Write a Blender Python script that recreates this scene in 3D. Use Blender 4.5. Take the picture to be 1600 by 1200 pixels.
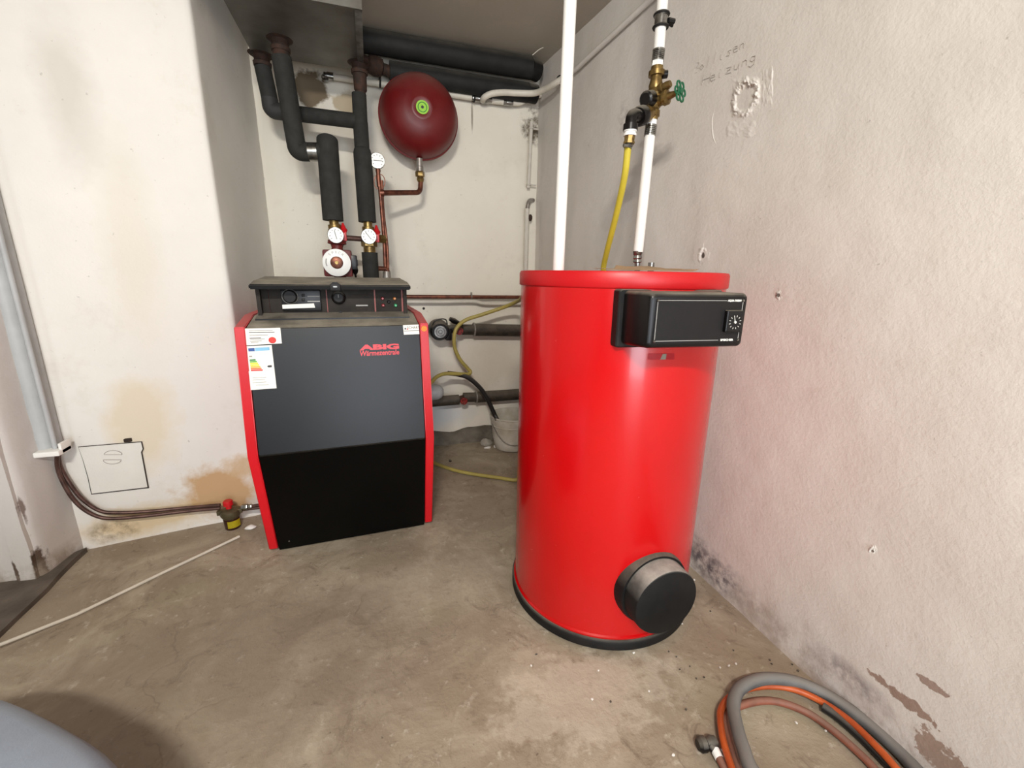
import bpy, bmesh, math, random
from mathutils import Vector, Matrix, noise

for o in list(bpy.data.objects):
    bpy.data.objects.remove(o, do_unlink=True)
S = bpy.context.scene
C = S.collection
PI = math.pi
rnd = random.Random(7)

# ------------------------------------------------------------------ camera
FPX = 674.0; EYE = 1.15
pit, rol, yaw = math.radians(14.12), math.radians(0.93), math.radians(17.88)
FW = Vector((math.sin(yaw)*math.cos(pit), math.cos(yaw)*math.cos(pit), -math.sin(pit)))
RT0 = Vector((math.cos(yaw), -math.sin(yaw), 0)); UP0 = RT0.cross(FW)
RT = RT0*math.cos(rol) + UP0*math.sin(rol); UP = -RT0*math.sin(rol) + UP0*math.cos(rol)
CAM = Vector((0, 0, EYE))
cd = bpy.data.cameras.new('camera'); cam = bpy.data.objects.new('camera', cd); C.objects.link(cam)
cd.sensor_width = 36.0; cd.lens = FPX/1600*36.0; cd.clip_start = 0.02
cam.matrix_world = Matrix(((RT.x, UP.x, -FW.x, CAM.x), (RT.y, UP.y, -FW.y, CAM.y), (RT.z, UP.z, -FW.z, CAM.z), (0, 0, 0, 1)))
S.camera = cam
# ------------------------------------------------------------------ world, lights, exposure
S.view_settings.view_transform = 'Standard'; S.view_settings.look = 'None'
S.view_settings.exposure = 0.1; S.view_settings.gamma = 1.0; S.view_settings.use_curve_mapping = False
W = bpy.data.worlds.new('world'); S.world = W; W.use_nodes = True
W.node_tree.nodes['Background'].inputs[0].default_value = (0.62, 0.74, 1.0, 1)
W.node_tree.nodes['Background'].inputs[1].default_value = 1.0
def area_light(name, loc, target, sx, sy, power, col):
    l = bpy.data.lights.new(name, 'AREA'); l.shape = 'RECTANGLE'; l.size = sx; l.size_y = sy
    l.energy = power; l.color = col
    o = bpy.data.objects.new(name, l); C.objects.link(o); o.location = loc
    o.rotation_euler = (Vector(target)-Vector(loc)).to_track_quat('-Z', 'Y').to_euler()
    return o
# daylight entering through the garage doorway and the window behind the photographer
area_light('doorway_daylight', (0.35, -2.72, 1.05), (0.35, 0, 0.95), 1.1, 2.0, 70, (0.86, 0.93, 1.0))
area_light('window_daylight', (-1.6, -2.72, 1.55), (-1.6, 0, 1.3), 0.7, 0.9, 18, (0.86, 0.93, 1.0))

# ------------------------------------------------------------------ measuring helpers (pixel of the photo -> point on a known plane)
def ray(x, y): return RT*(x-800)+UP*(600-y)+FW*FPX
def aty(x, y, Y): d = ray(x, y); return CAM+d*(Y/d.y)
def atz(x, y, z=0.0): d = ray(x, y); return CAM+d*((z-EYE)/d.z)
def atx(x, y, X): d = ray(x, y); return CAM+d*(X/d.x)
def V(*a): return Vector(a)

# ------------------------------------------------------------------ materials
def srgb(r, g, b):
    f = lambda c: (c/255/12.92 if c/255 <= 0.04045 else ((c/255+0.055)/1.055)**2.4)
    return (f(r), f(g), f(b), 1)
class NT:
    def __init__(s, name):
        s.m = bpy.data.materials.new(name); s.m.use_nodes = True
        s.t = s.m.node_tree; s.b = s.t.nodes['Principled BSDF']; s.pos = None
    def n(s, typ, **kw):
        nd = s.t.nodes.new(typ)
        for k, v in kw.items(): setattr(nd, k, v)
        return nd
    def l(s, a, b): s.t.links.new(a, b)
    def P(s):
        if s.pos is None: s.pos = s.n('ShaderNodeNewGeometry').outputs['Position']
        return s.pos
    def noise(s, scale, detail=4, rough=0.55, vec=None, dist=0.0):
        nd = s.n('ShaderNodeTexNoise'); nd.inputs['Scale'].default_value = scale
        nd.inputs['Detail'].default_value = detail; nd.inputs['Roughness'].default_value = rough
        nd.inputs['Distortion'].default_value = dist
        s.l(vec if vec is not None else s.P(), nd.inputs['Vector']); return nd.outputs['Fac']
    def ramp(s, fac, stops):
        r = s.n('ShaderNodeValToRGB'); e = r.color_ramp.elements
        while len(e) < len(stops): e.new(0.5)
        for i, (p, c) in enumerate(stops):
            e[i].position = p; e[i].color = c if hasattr(c, '__len__') else (c, c, c, 1)
        s.l(fac, r.inputs[0]); return r.outputs[0]
    def mix(s, fac, a, b, mode='MIX'):
        m = s.n('ShaderNodeMix', data_type='RGBA', blend_type=mode)
        for sock, v in ((m.inputs[0], fac), (m.inputs[6], a), (m.inputs[7], b)):
            if hasattr(v, 'is_linked'): s.l(v, sock)
            else: sock.default_value = v
        return m.outputs[2]
    def math(s, op, a, b=0.0):
        m = s.n('ShaderNodeMath', operation=op)
        for sock, v in ((m.inputs[0], a), (m.inputs[1], b)):
            if hasattr(v, 'is_linked'): s.l(v, sock)
            else: sock.default_value = v
        return m.outputs[0]
    def xyz(s):
        sp = s.n('ShaderNodeSeparateXYZ'); s.l(s.P(), sp.inputs[0]); return sp.outputs
    def blob(s, c, r, wob=0.35, sc=9.0, soft=0.35):
        """mask of a ragged stain of radius r (vector of three radii) around point c"""
        v = s.n('ShaderNodeVectorMath', operation='SUBTRACT'); s.l(s.P(), v.inputs[0]); v.inputs[1].default_value = c
        d = s.n('ShaderNodeVectorMath', operation='DIVIDE'); s.l(v.outputs[0], d.inputs[0]); d.inputs[1].default_value = r
        ln = s.n('ShaderNodeVectorMath', operation='LENGTH'); s.l(d.outputs[0], ln.inputs[0])
        w = s.math('MULTIPLY', s.math('SUBTRACT', s.noise(sc, 5, 0.65), 0.5), wob*3)
        t = s.math('ADD', ln.outputs['Value'], w)
        return s.ramp(t, [(max(0.0, 1-soft), 1.0), (1.0, 0.0)])
    def bump(s, h, strength, dist=0.01):
        b = s.n('ShaderNodeBump'); b.inputs['Strength'].default_value = strength; b.inputs['Distance'].default_value = dist
        s.l(h, b.inputs['Height'])
        old = s.b.inputs['Normal']
        if old.is_linked:
            s.l(old.links[0].from_socket, b.inputs['Normal'])
        s.l(b.outputs[0], s.b.inputs['Normal'])
    def base(s, c):
        if hasattr(c, 'is_linked'): s.l(c, s.b.inputs['Base Color'])
        else: s.b.inputs['Base Color'].default_value = c
    def set(s, rough=None, metal=None, coat=None, spec=None):
        if rough is not None:
            if hasattr(rough, 'is_linked'): s.l(rough, s.b.inputs['Roughness'])
            else: s.b.inputs['Roughness'].default_value = rough
        if metal is not None: s.b.inputs['Metallic'].default_value = metal
        if coat is not None: s.b.inputs['Coat Weight'].default_value = coat; s.b.inputs['Coat Roughness'].default_value = 0.08
        if spec is not None: s.b.inputs['Specular IOR Level'].default_value = spec
MATS = {}
def simple(name, c, rough=0.5, metal=0.0, var=0.12, scale=30.0, c2=None, bump=0.0, bscale=120.0, dust=0.0, dustc=(150, 142, 128), coat=None, spec=None):
    t = NT(name)
    col = srgb(*c); two = srgb(*c2) if c2 else tuple(x*(1-var) for x in col[:3])+(1,)
    k = t.mix(t.ramp(t.noise(scale), [(0.35, 0.0), (0.65, 1.0)]), col, two)
    if dust > 0:
        nz = t.n('ShaderNodeSeparateXYZ'); t.l(t.n('ShaderNodeNewGeometry').outputs['Normal'], nz.inputs[0])
        m = t.math('MULTIPLY', t.ramp(nz.outputs[2], [(0.25, 0.0), (0.85, 1.0)]), t.ramp(t.noise(9, 6, 0.65), [(0.3, 0.35), (0.62, 1.0)]))
        m = t.math('MULTIPLY', m, dust)
        k = t.mix(m, k, srgb(*dustc))
        t.set(rough=t.math('ADD', t.math('MULTIPLY', m, 0.5), rough), metal=metal, coat=coat, spec=spec)
    else:
        t.set(rough=rough, metal=metal, coat=coat, spec=spec)
    t.base(k)
    if bump: t.bump(t.noise(bscale, 4), bump, 0.004)
    MATS[name] = t.m; return t.m

def wall_material(name, tint, stains=None, bumpy=0.5):
    t = NT(name)
    base = srgb(*tint)
    k = t.mix(t.ramp(t.noise(1.1, 5, 0.6), [(0.38, 0.0), (0.66, 1.0)]), base, tuple(x*0.9 for x in base[:3])+(1,))
    k = t.mix(t.ramp(t.noise(5.5, 6, 0.7), [(0.56, 0.0), (0.78, 0.35)]), k, srgb(196, 186, 170))
    k = t.mix(t.ramp(t.noise(55, 3, 0.6), [(0.70, 0.0), (0.76, 0.5)]), k, srgb(150, 143, 134))
    for st in (stains or []):
        m = t.blob(st['c'], st['r'], st.get('wob', 0.3), st.get('sc', 9.0), st.get('soft', 0.35))
        if st.get('a', 1) < 1: m = t.math('MULTIPLY', m, st['a'])
        if st.get('mott'): m = t.math('MULTIPLY', m, t.ramp(t.noise(st['mott'], 6, 0.7), [(0.4, 0.0), (0.6, 1.0)]))
        k = t.mix(m, k, srgb(*st['col']))
    t.base(k); t.set(rough=0.72, spec=0.3)
    t.bump(t.noise(14, 5, 0.6), 0.22*bumpy, 0.008)
    t.bump(t.noise(85, 4, 0.65), 0.35*bumpy, 0.003)
    MATS[name] = t.m; return t.m

def floor_material():
    t = NT('concrete_floor')
    a, b, c = srgb(157, 144, 124), srgb(139, 125, 107), srgb(177, 165, 145)
    k = t.mix(t.ramp(t.noise(1.5, 7, 0.62, dist=0.4), [(0.36, 0.0), (0.64, 1.0)]), a, b)
    k = t.mix(t.ramp(t.noise(3.3, 8, 0.68, dist=0.8), [(0.46, 0.0), (0.66, 0.9)]), k, c)
    k = t.mix(t.ramp(t.noise(2.2, 6, 0.6), [(0.56, 0.0), (0.72, 0.55)]), k, srgb(155, 148, 119))
    k = t.mix(t.ramp(t.noise(10, 8, 0.75, dist=1.2), [(0.54, 0.0), (0.66, 0.65)]), k, srgb(113, 99, 83))
    k = t.mix(t.ramp(t.noise(24, 5, 0.7), [(0.60, 0.0), (0.70, 0.7)]), k, srgb(193, 184, 167))
    k = t.mix(t.ramp(t.noise(60, 3, 0.6), [(0.69, 0.0), (0.74, 0.7)]), k, srgb(86, 75, 65))
    # pale patch with dark spots in front of the tank, powdery patches
    k = t.mix(t.math('MULTIPLY', t.blob((0.52, 0.86, 0), (0.30, 0.14, 1), 0.9, 14), 0.4), k, srgb(204, 194, 177))
    k = t.mix(t.math('MULTIPLY', t.blob((0.15, 1.45, 0), (0.38, 0.16, 1), 0.5, 8), 0.35), k, srgb(182, 170, 151))
    k = t.mix(t.math('MULTIPLY', t.blob((-0.45, 1.2, 0), (0.6, 0.4, 1), 0.4, 4), 0.45), k, srgb(126, 111, 97))
    # hairline cracks
    vo = t.n('ShaderNodeTexVoronoi', feature='DISTANCE_TO_EDGE'); vo.inputs['Scale'].default_value = 1.35
    wv = t.n('ShaderNodeVectorMath', operation='ADD'); t.l(t.P(), wv.inputs[0])
    nz = t.n('ShaderNodeTexNoise'); nz.inputs['Scale'].default_value = 5.0; nz.inputs['Detail'].default_value = 5; t.l(t.P(), nz.inputs['Vector'])
    sc = t.n('ShaderNodeVectorMath', operation='SCALE'); t.l(nz.outputs['Color'], sc.inputs[0]); sc.inputs['Scale'].default_value = 0.22
    t.l(sc.outputs[0], wv.inputs[1]); t.l(wv.outputs[0], vo.inputs['Vector'])
    crack = t.ramp(vo.outputs['Distance'], [(0.0, 1.0), (0.006, 0.0)])
    crack = t.math('MULTIPLY', crack, t.ramp(t.noise(2.6, 4), [(0.52, 0.0), (0.60, 0.6)]))
    k = t.mix(crack, k, srgb(122, 108, 92))
    t.base(k); t.set(rough=t.ramp(t.noise(4, 5), [(0.3, 0.5), (0.7, 0.75)]), spec=0.35)
    t.bump(t.noise(6, 8, 0.65), 0.5, 0.02)
    t.bump(t.noise(70, 5, 0.7), 0.4, 0.003)
    t.bump(t.math('SUBTRACT', 1.0, crack), 0.4, 0.004)
    MATS['floor'] = t.m
floor_material()
PK = (222, 216, 210)
HOLES = [atx(1099, 399, 1.185), atx(1217.5, 461.5, 1.185), atx(1363, 861, 1.185)]
wall_material('wall_right_paint', (217, 211, 203), bumpy=1.15, stains=[
    dict(c=tuple(HOLES[0]), r=(0.3, 0.009, 0.013), col=(86, 76, 70), wob=0.3, sc=60, soft=0.3),
    dict(c=tuple(HOLES[1]), r=(0.3, 0.005, 0.007), col=(96, 84, 76), wob=0.3, sc=60, soft=0.3),
    dict(c=tuple(HOLES[2]), r=(0.3, 0.004, 0.004), col=(120, 108, 100), wob=0.3, sc=60, soft=0.3),
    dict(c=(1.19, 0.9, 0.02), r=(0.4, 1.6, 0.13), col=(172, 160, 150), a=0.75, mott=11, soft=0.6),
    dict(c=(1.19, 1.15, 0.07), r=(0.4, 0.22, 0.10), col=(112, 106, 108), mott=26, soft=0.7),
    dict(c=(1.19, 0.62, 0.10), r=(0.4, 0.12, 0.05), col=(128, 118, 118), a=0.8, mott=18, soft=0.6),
    dict(c=(1.19, 0.50, 0.16), r=(0.4, 0.062, 0.016), col=(152, 130, 116), wob=0.8, sc=34, soft=0.12),
    dict(c=(1.19, 0.44, 0.10), r=(0.4, 0.035, 0.035), col=(156, 136, 122), wob=0.9, sc=36, soft=0.12),
    dict(c=(1.19, 0.39, 0.07), r=(0.4, 0.055, 0.05), col=(152, 132, 118), wob=0.8, sc=30, soft=0.12),
    dict(c=(1.19, 0.46, 0.245), r=(0.4, 0.03, 0.012), col=(156, 136, 124), wob=0.9, sc=40, soft=0.12),
    dict(c=(1.15, 1.75, 1.25), r=(0.3, 0.03, 0.16), col=(170, 158, 152), a=0.6, soft=0.7),
    dict(c=(1.15, 1.95, 1.85), r=(0.3, 0.06, 0.10), col=(160, 152, 144), a=0.6, mott=30, soft=0.6)])
wall_material('wall_back_paint', (228, 222, 208), bumpy=0.6, stains=[
    dict(c=tuple(aty(737.5, 182, 2.83)), r=(0.008, 0.3, 0.10), col=(120, 108, 92), a=0.8, wob=0.25, sc=20, soft=0.6),
    dict(c=tuple(aty(734, 126, 2.83)), r=(0.008, 0.3, 0.035), col=(60, 54, 48), wob=0.2, sc=20, soft=0.4),
    dict(c=tuple(aty(662, 482, 2.83)), r=(0.010, 0.3, 0.010), col=(40, 36, 34), wob=0.2, sc=30, soft=0.4),
    dict(c=(-0.25, 2.83, 2.10), r=(0.10, 0.3, 0.10), col=(112, 98, 78), wob=0.5, soft=0.2),
    dict(c=(-0.06, 2.83, 2.05), r=(0.09, 0.3, 0.07), col=(176, 160, 132), a=0.9, wob=0.5, soft=0.2),
    dict(c=(1.03, 2.83, 2.06), r=(0.10, 0.3, 0.12), col=(92, 82, 66), mott=16, soft=0.3),
    dict(c=(0.78, 2.83, 0.55), r=(0.25, 0.3, 0.25), col=(196, 186, 170), a=0.5, soft=0.8),
    dict(c=(0.35, 2.83, 0.22), r=(0.35, 0.3, 0.12), col=(196, 206, 214), a=0.6, soft=0.6)])
wall_material('chimney_paint', (230, 226, 218), bumpy=0.45, stains=[
    dict(c=(-0.72, 2.15, 0.15), r=(0.20, 0.3, 0.16), col=(188, 152, 108), a=0.95, wob=0.45, sc=10, soft=0.5),
    dict(c=(-0.62, 2.15, 0.26), r=(0.10, 0.3, 0.08), col=(196, 166, 126), a=0.8, wob=0.45, sc=12, soft=0.5),
    dict(c=(-1.0, 2.1, 0.08), r=(0.28, 0.3, 0.09), col=(206, 182, 138), a=0.8, wob=0.4, sc=9, soft=0.6),
    dict(c=(-1.12, 2.1, 0.06), r=(0.10, 0.3, 0.06), col=(120, 102, 80), a=0.8, mott=20, soft=0.6),
    dict(c=(-0.94, 2.1, 0.52), r=(0.14, 0.3, 0.24), col=(216, 202, 176), a=0.8, wob=0.4, sc=6, soft=0.5),
    dict(c=(-0.98, 2.1, 1.75), r=(0.10, 0.3, 0.34), col=(198, 192, 182), a=0.6, wob=0.4, sc=5, soft=0.8),
    dict(c=(-0.88, 2.1, 1.2), r=(0.12, 0.3, 0.5), col=(218, 208, 190), a=0.5, wob=0.4, sc=5, soft=0.8)])
wall_material('pier_paint', (206, 200, 194), bumpy=0.8, stains=[
    dict(c=(-1.255, 1.87, 0.05), r=(0.012, 0.10, 0.09), col=(84, 68, 56), wob=0.5, sc=30, soft=0.3),
    dict(c=(-1.258, 1.87, 0.30), r=(0.006, 0.10, 0.06), col=(120, 104, 96), wob=0.6, sc=30, soft=0.4),
    dict(c=(-1.320, 1.87, 0.05), r=(0.010, 0.10, 0.07), col=(96, 80, 68), wob=0.5, sc=30, soft=0.3),
    dict(c=(-1.25, 1.87, 0.02), r=(0.5, 0.5, 0.07), col=(150, 138, 122), a=0.8, mott=10, soft=0.6)])
wall_material('ceiling_paint', (176, 168, 154), bumpy=0.4)
simple('raw_concrete', (120, 114, 102), 0.9, c2=(92, 86, 76), scale=12, bump=0.6, bscale=60)
simple('slab_concrete', (104, 94, 84), 0.85, c2=(78, 70, 62), scale=9, bump=0.6, bscale=60)
def red_paint(name, c, dark, rough, coat):
    t = NT(name)
    k = t.mix(t.ramp(t.noise(2.2, 3), [(0.35, 0.0), (0.7, 1.0)]), srgb(*c), srgb(*dark))
    k = t.mix(t.ramp(t.noise(70, 3, 0.6), [(0.735, 0.0), (0.76, 0.5)]), k, srgb(220, 120, 110))
    t.base(k); t.set(rough=rough, coat=coat); t.bump(t.noise(3.0, 2), 0.05, 0.02)
    MATS[name] = t.m
red_paint('tank_red', (196, 1, 8), (186, 1, 6), 0.24, 0.25)
simple('tank_cap_red', (190, 8, 18), 0.42, var=0.08, scale=6)
simple('boiler_red', (204, 14, 28), 0.38, var=0.08, scale=6, dust=0.5, dustc=(170, 130, 124))
simple('vessel_red', (102, 14, 16), 0.42, var=0.15, scale=10, dust=0.25)
simple('pump_red', (104, 24, 22), 0.5, var=0.25, scale=30)
simple('handle_red', (196, 22, 30), 0.4)
simple('wheel_red', (150, 34, 26), 0.5, c2=(96, 30, 22), scale=60)
simple('panel_black', (15, 16, 18), 0.36, c2=(20, 21, 23), scale=4, spec=0.3, dust=1.0, dustc=(160, 152, 137))
simple('panel_gloss_black', (4, 4, 4), 0.32, dust=0.4, spec=0.15)
simple('plastic_black', (12, 10, 10), 0.34, c2=(17, 14, 14), scale=20, dust=0.7, spec=0.3)
simple('dusty_face', (50, 44, 38), 0.6, c2=(36, 32, 28), scale=14, dust=0.7, spec=0.2)
simple('rubber_black', (13, 12, 12), 0.6, c2=(24, 22, 21), scale=16, dust=0.6, bump=0.15, spec=0.3)
simple('dusty_rubber', (15, 15, 15), 0.6, c2=(26, 25, 24), scale=12, dust=1.0, dustc=(168, 163, 154), spec=0.25)
simple('face_black', (24, 22, 22), 0.5, spec=0.25)
simple('insulation', (50, 50, 48), 0.8, spec=0.2, c2=(42, 42, 40), scale=25, bump=0.15, bscale=200)
simple('insulation_joint', (44, 44, 43), 0.7, bump=0.1)
simple('dark_insulation', (38, 38, 37), 0.65, spec=0.2, c2=(30, 30, 30), scale=14, dust=0.25)
simple('sheet_metal', (104, 102, 96), 0.45, metal=0.35, c2=(84, 80, 72), scale=7, bump=0.1)
simple('galvanised', (150, 150, 146), 0.35, metal=0.7, c2=(110, 108, 104), scale=25)
simple('steel', (176, 176, 172), 0.25, metal=0.95, c2=(120, 118, 114), scale=40)
simple('brass', (146, 122, 74), 0.35, metal=0.8, c2=(104, 84, 50), scale=45)
simple('copper', (128, 78, 58), 0.42, metal=0.6, c2=(86, 50, 40), scale=35)
simple('old_copper', (104, 78, 70), 0.42, metal=0.55, c2=(74, 54, 48), scale=30)
simple('rusty_iron', (68, 44, 32), 0.8, metal=0.2, c2=(44, 34, 28), scale=40, bump=0.5, bscale=150)
simple('iron_pipe', (74, 66, 56), 0.6, metal=0.35, c2=(50, 44, 38), scale=22, bump=0.3, bscale=90, dust=0.4)
simple('white_pipe', (238, 236, 230), 0.4, var=0.05, scale=8)
simple('white_pipe_old', (214, 208, 194), 0.5, var=0.1, scale=20)
simple('painted_pipe', (206, 200, 188), 0.6, var=0.12, scale=20, bump=0.3)
simple('grey_conduit', (178, 180, 180), 0.5, var=0.12, scale=12)
simple('zinc_pipe', (160, 156, 150), 0.4, metal=0.5, c2=(124, 116, 108), scale=30)
simple('yellow_hose', (206, 190, 62), 0.4, var=0.1, scale=14)
simple('yellow_hose_dull', (170, 156, 84), 0.5, var=0.15, scale=14)
simple('black_hose', (30, 28, 27), 0.5, dust=0.3)
simple('grey_hose', (104, 104, 102), 0.6, c2=(78, 78, 78), scale=18, dust=0.5, dustc=(160, 152, 140))
simple('orange_hose', (196, 92, 40), 0.42, c2=(168, 74, 34), scale=20)
simple('brown_hose', (146, 84, 62), 0.55, c2=(112, 64, 48), scale=22, dust=0.3)
simple('paper', (240, 238, 230), 0.7, var=0.04)
simple('ink', (60, 58, 60), 0.7)
simple('ink_light', (168, 166, 162), 0.7)
simple('pencil', (168, 158, 150), 0.8)
simple('blue_print', (44, 84, 150), 0.6)
simple('lightblue_print', (132, 190, 222), 0.6)
simple('print_dgreen', (40, 128, 56), 0.6)
simple('print_green', (104, 178, 60), 0.6)
simple('print_yellow', (240, 226, 50), 0.6)
simple('print_amber', (246, 190, 50), 0.6)
simple('print_orange', (236, 120, 50), 0.6)
simple('print_red', (214, 50, 42), 0.6)
simple('logo_red', (224, 40, 52), 0.4)
simple('sticker_orange', (238, 150, 60), 0.5)
simple('sticker_green', (150, 206, 60), 0.5)
simple('strip_red', (140, 70, 62), 0.5)
simple('lamp_green', (60, 170, 110), 0.3)
simple('lamp_amber', (196, 120, 40), 0.3)
simple('lamp_red', (150, 30, 26), 0.3)
simple('dial_white', (240, 240, 236), 0.35, var=0.03)
simple('green_wheel', (24, 92, 60), 0.4)
simple('cardboard', (234, 202, 162), 0.85, var=0.15, bump=0.3)
simple('bucket_plastic', (206, 202, 190), 0.5, c2=(176, 168, 150), scale=9)
simple('stone', (168, 162, 150), 0.9, var=0.2, scale=20, bump=0.6)
simple('plaster_white', (232, 228, 222), 0.85, var=0.06, bump=0.8, bscale=70)
simple('filter_bowl', (54, 20, 16), 0.2, var=0.3)
simple('filter_head', (92, 84, 62), 0.4, metal=0.5)
simple('yellow_label', (226, 208, 40), 0.5)
simple('drum_blue', (142, 152, 166), 0.45, var=0.08, scale=20, bump=0.15, bscale=300)
simple('door_plate', (222, 219, 210), 0.6, var=0.05, scale=10, bump=0.2)
simple('gap_dark', (50, 42, 36), 0.9)
simple('lamp_white', (230, 230, 225), 0.5)

# ------------------------------------------------------------------ mesh helpers
def B(): return bmesh.new()
def box(bm, x0, x1, y0, y1, z0, z1, bev=0.0, seg=2):
    vs = [bm.verts.new(p) for p in ((x0, y0, z0), (x1, y0, z0), (x1, y1, z0), (x0, y1, z0), (x0, y0, z1), (x1, y0, z1), (x1, y1, z1), (x0, y1, z1))]
    fs = [bm.faces.new([vs[i] for i in q]) for q in ((0, 3, 2, 1), (4, 5, 6, 7), (0, 1, 5, 4), (1, 2, 6, 5), (2, 3, 7, 6), (3, 0, 4, 7))]
    if bev > 0:
        es = {e for f in fs for e in f.edges}
        bmesh.ops.bevel(bm, geom=list(es), offset=bev, segments=seg, affect='EDGES', profile=0.6)
    return bm
def frame_of(d):
    d = d.normalized(); a = Vector((0, 0, 1)) if abs(d.z) < 0.9 else Vector((0, 1, 0))
    u = d.cross(a).normalized(); return u, d.cross(u).normalized()
def rings(bm, rs, cap=True, closed=False):
    """rs: list of vertex-position rings"""
    R = [[bm.verts.new(p) for p in r] for r in rs]; n = len(R[0])
    pairs = list(zip(R, R[1:])) + ([(R[-1], R[0])] if closed else [])
    for a, b in pairs:
        for i in range(n):
            bm.faces.new((a[i], a[(i+1) % n], b[(i+1) % n], b[i]))
    if cap and not closed:
        bm.faces.new(list(reversed(R[0]))); bm.faces.new(R[-1])
    return bm
def spool(bm, p0, p1, prof, n=20):
    """solid of revolution from p0 to p1; prof = [(t, radius)] with t in 0..1"""
    p0, p1 = Vector(p0), Vector(p1); d = p1-p0; u, v = frame_of(d)
    rings(bm, [[p0+d*t+(u*math.cos(2*PI*i/n)+v*math.sin(2*PI*i/n))*r for i in range(n)] for t, r in prof]); return bm
def cyl(bm, p0, p1, r, n=20): return spool(bm, p0, p1, [(0, r), (1, r)], n)
def hexnut(bm, p0, p1, r): return spool(bm, p0, p1, [(0, r*0.9), (0.12, r), (0.88, r), (1, r*0.9)], 6)
def smooth(pts, k=8):
    pts = [Vector(p) for p in pts]
    if len(pts) < 3: return pts
    out = []; P = [2*pts[0]-pts[1]]+pts+[2*pts[-1]-pts[-2]]
    for i in range(1, len(P)-2):
        a, b, c, d = P[i-1:i+3]
        for j in range(k):
            t = j/k
            out.append(0.5*((2*b)+(c-a)*t+(2*a-5*b+4*c-d)*t*t+(3*b-a-3*c+d)*t**3))
    out.append(pts[-1]); return out
def corner(pts, r, k=6):
    """polyline with rounded corners"""
    pts = [Vector(p) for p in pts]; out = [pts[0]]
    for a, b, c in zip(pts, pts[1:], pts[2:]):
        u = (a-b); w = (c-b); rr = min(r, u.length*0.49, w.length*0.49)
        p, q = b+u.normalized()*rr, b+w.normalized()*rr
        for j in range(k+1):
            t = j/k; out.append(p*(1-t)**2+b*2*t*(1-t)+q*t*t)
    out.append(pts[-1]); return out
def tube(bm, pts, r, n=12, closed=False, cap=True):
    pts = [Vector(p) for p in pts]; m = len(pts); rs = []
    T = []
    for i in range(m):
        a = pts[i-1] if (i > 0 or closed) else pts[i]; b = pts[(i+1) % m] if (i < m-1 or closed) else pts[i]
        T.append((b-a).normalized())
    u, v = frame_of(T[0])
    for i in range(m):
        if i > 0:
            q = T[i-1].rotation_difference(T[i]); u = q @ u
            u = (u-T[i]*u.dot(T[i])).normalized()
        v = T[i].cross(u); rr = r(i/(m-1)) if callable(r) else r
        rs.append([pts[i]+(u*math.cos(2*PI*k/n)+v*math.sin(2*PI*k/n))*rr for k in range(n)])
    return rings(bm, rs, cap, closed)
def prism(bm, poly, axis, a, b):
    """2-D polygon extruded along axis ('x','y','z') from a to b"""
    mk = {'x': lambda p, t: (t, p[0], p[1]), 'y': lambda p, t: (p[0], t, p[1]), 'z': lambda p, t: (p[0], p[1], t)}[axis]
    A = [bm.verts.new(mk(p, a)) for p in poly]; Bv = [bm.verts.new(mk(p, b)) for p in poly]; n = len(poly)
    bm.faces.new(A); bm.faces.new(list(reversed(Bv)))
    for i in range(n): bm.faces.new((A[i], Bv[i], Bv[(i+1) % n], A[(i+1) % n]))
    return bm
def torus(bm, c, axis, R, r, n=28, k=8):
    c = Vector(c); u, v = frame_of(Vector(axis))
    return tube(bm, [c+(u*math.cos(2*PI*i/n)+v*math.sin(2*PI*i/n))*R for i in range(n)], r, k, closed=True)
def text_bm(s, size, depth=0.0006, bold=0.0, sx=1.0, shear=0.0):
    """flat lettering lying in the local XZ plane (reads when looked at along +Y), origin at its centre"""
    cu = bpy.data.curves.new('lettering', 'FONT'); cu.body = s; cu.size = size; cu.extrude = depth; cu.offset = bold; cu.shear = shear
    cu.align_x = 'CENTER'; cu.align_y = 'CENTER'; cu.resolution_u = 3
    o = bpy.data.objects.new('lettering', cu); C.objects.link(o)
    me = bpy.data.meshes.new_from_object(o.evaluated_get(bpy.context.evaluated_depsgraph_get()))
    bpy.data.objects.remove(o, do_unlink=True); bpy.data.curves.remove(cu)
    bm = bmesh.new(); bm.from_mesh(me); bpy.data.meshes.remove(me)
    for v in bm.verts: v.co = Vector((v.co.x*sx, -v.co.z, v.co.y))
    return bm

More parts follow.
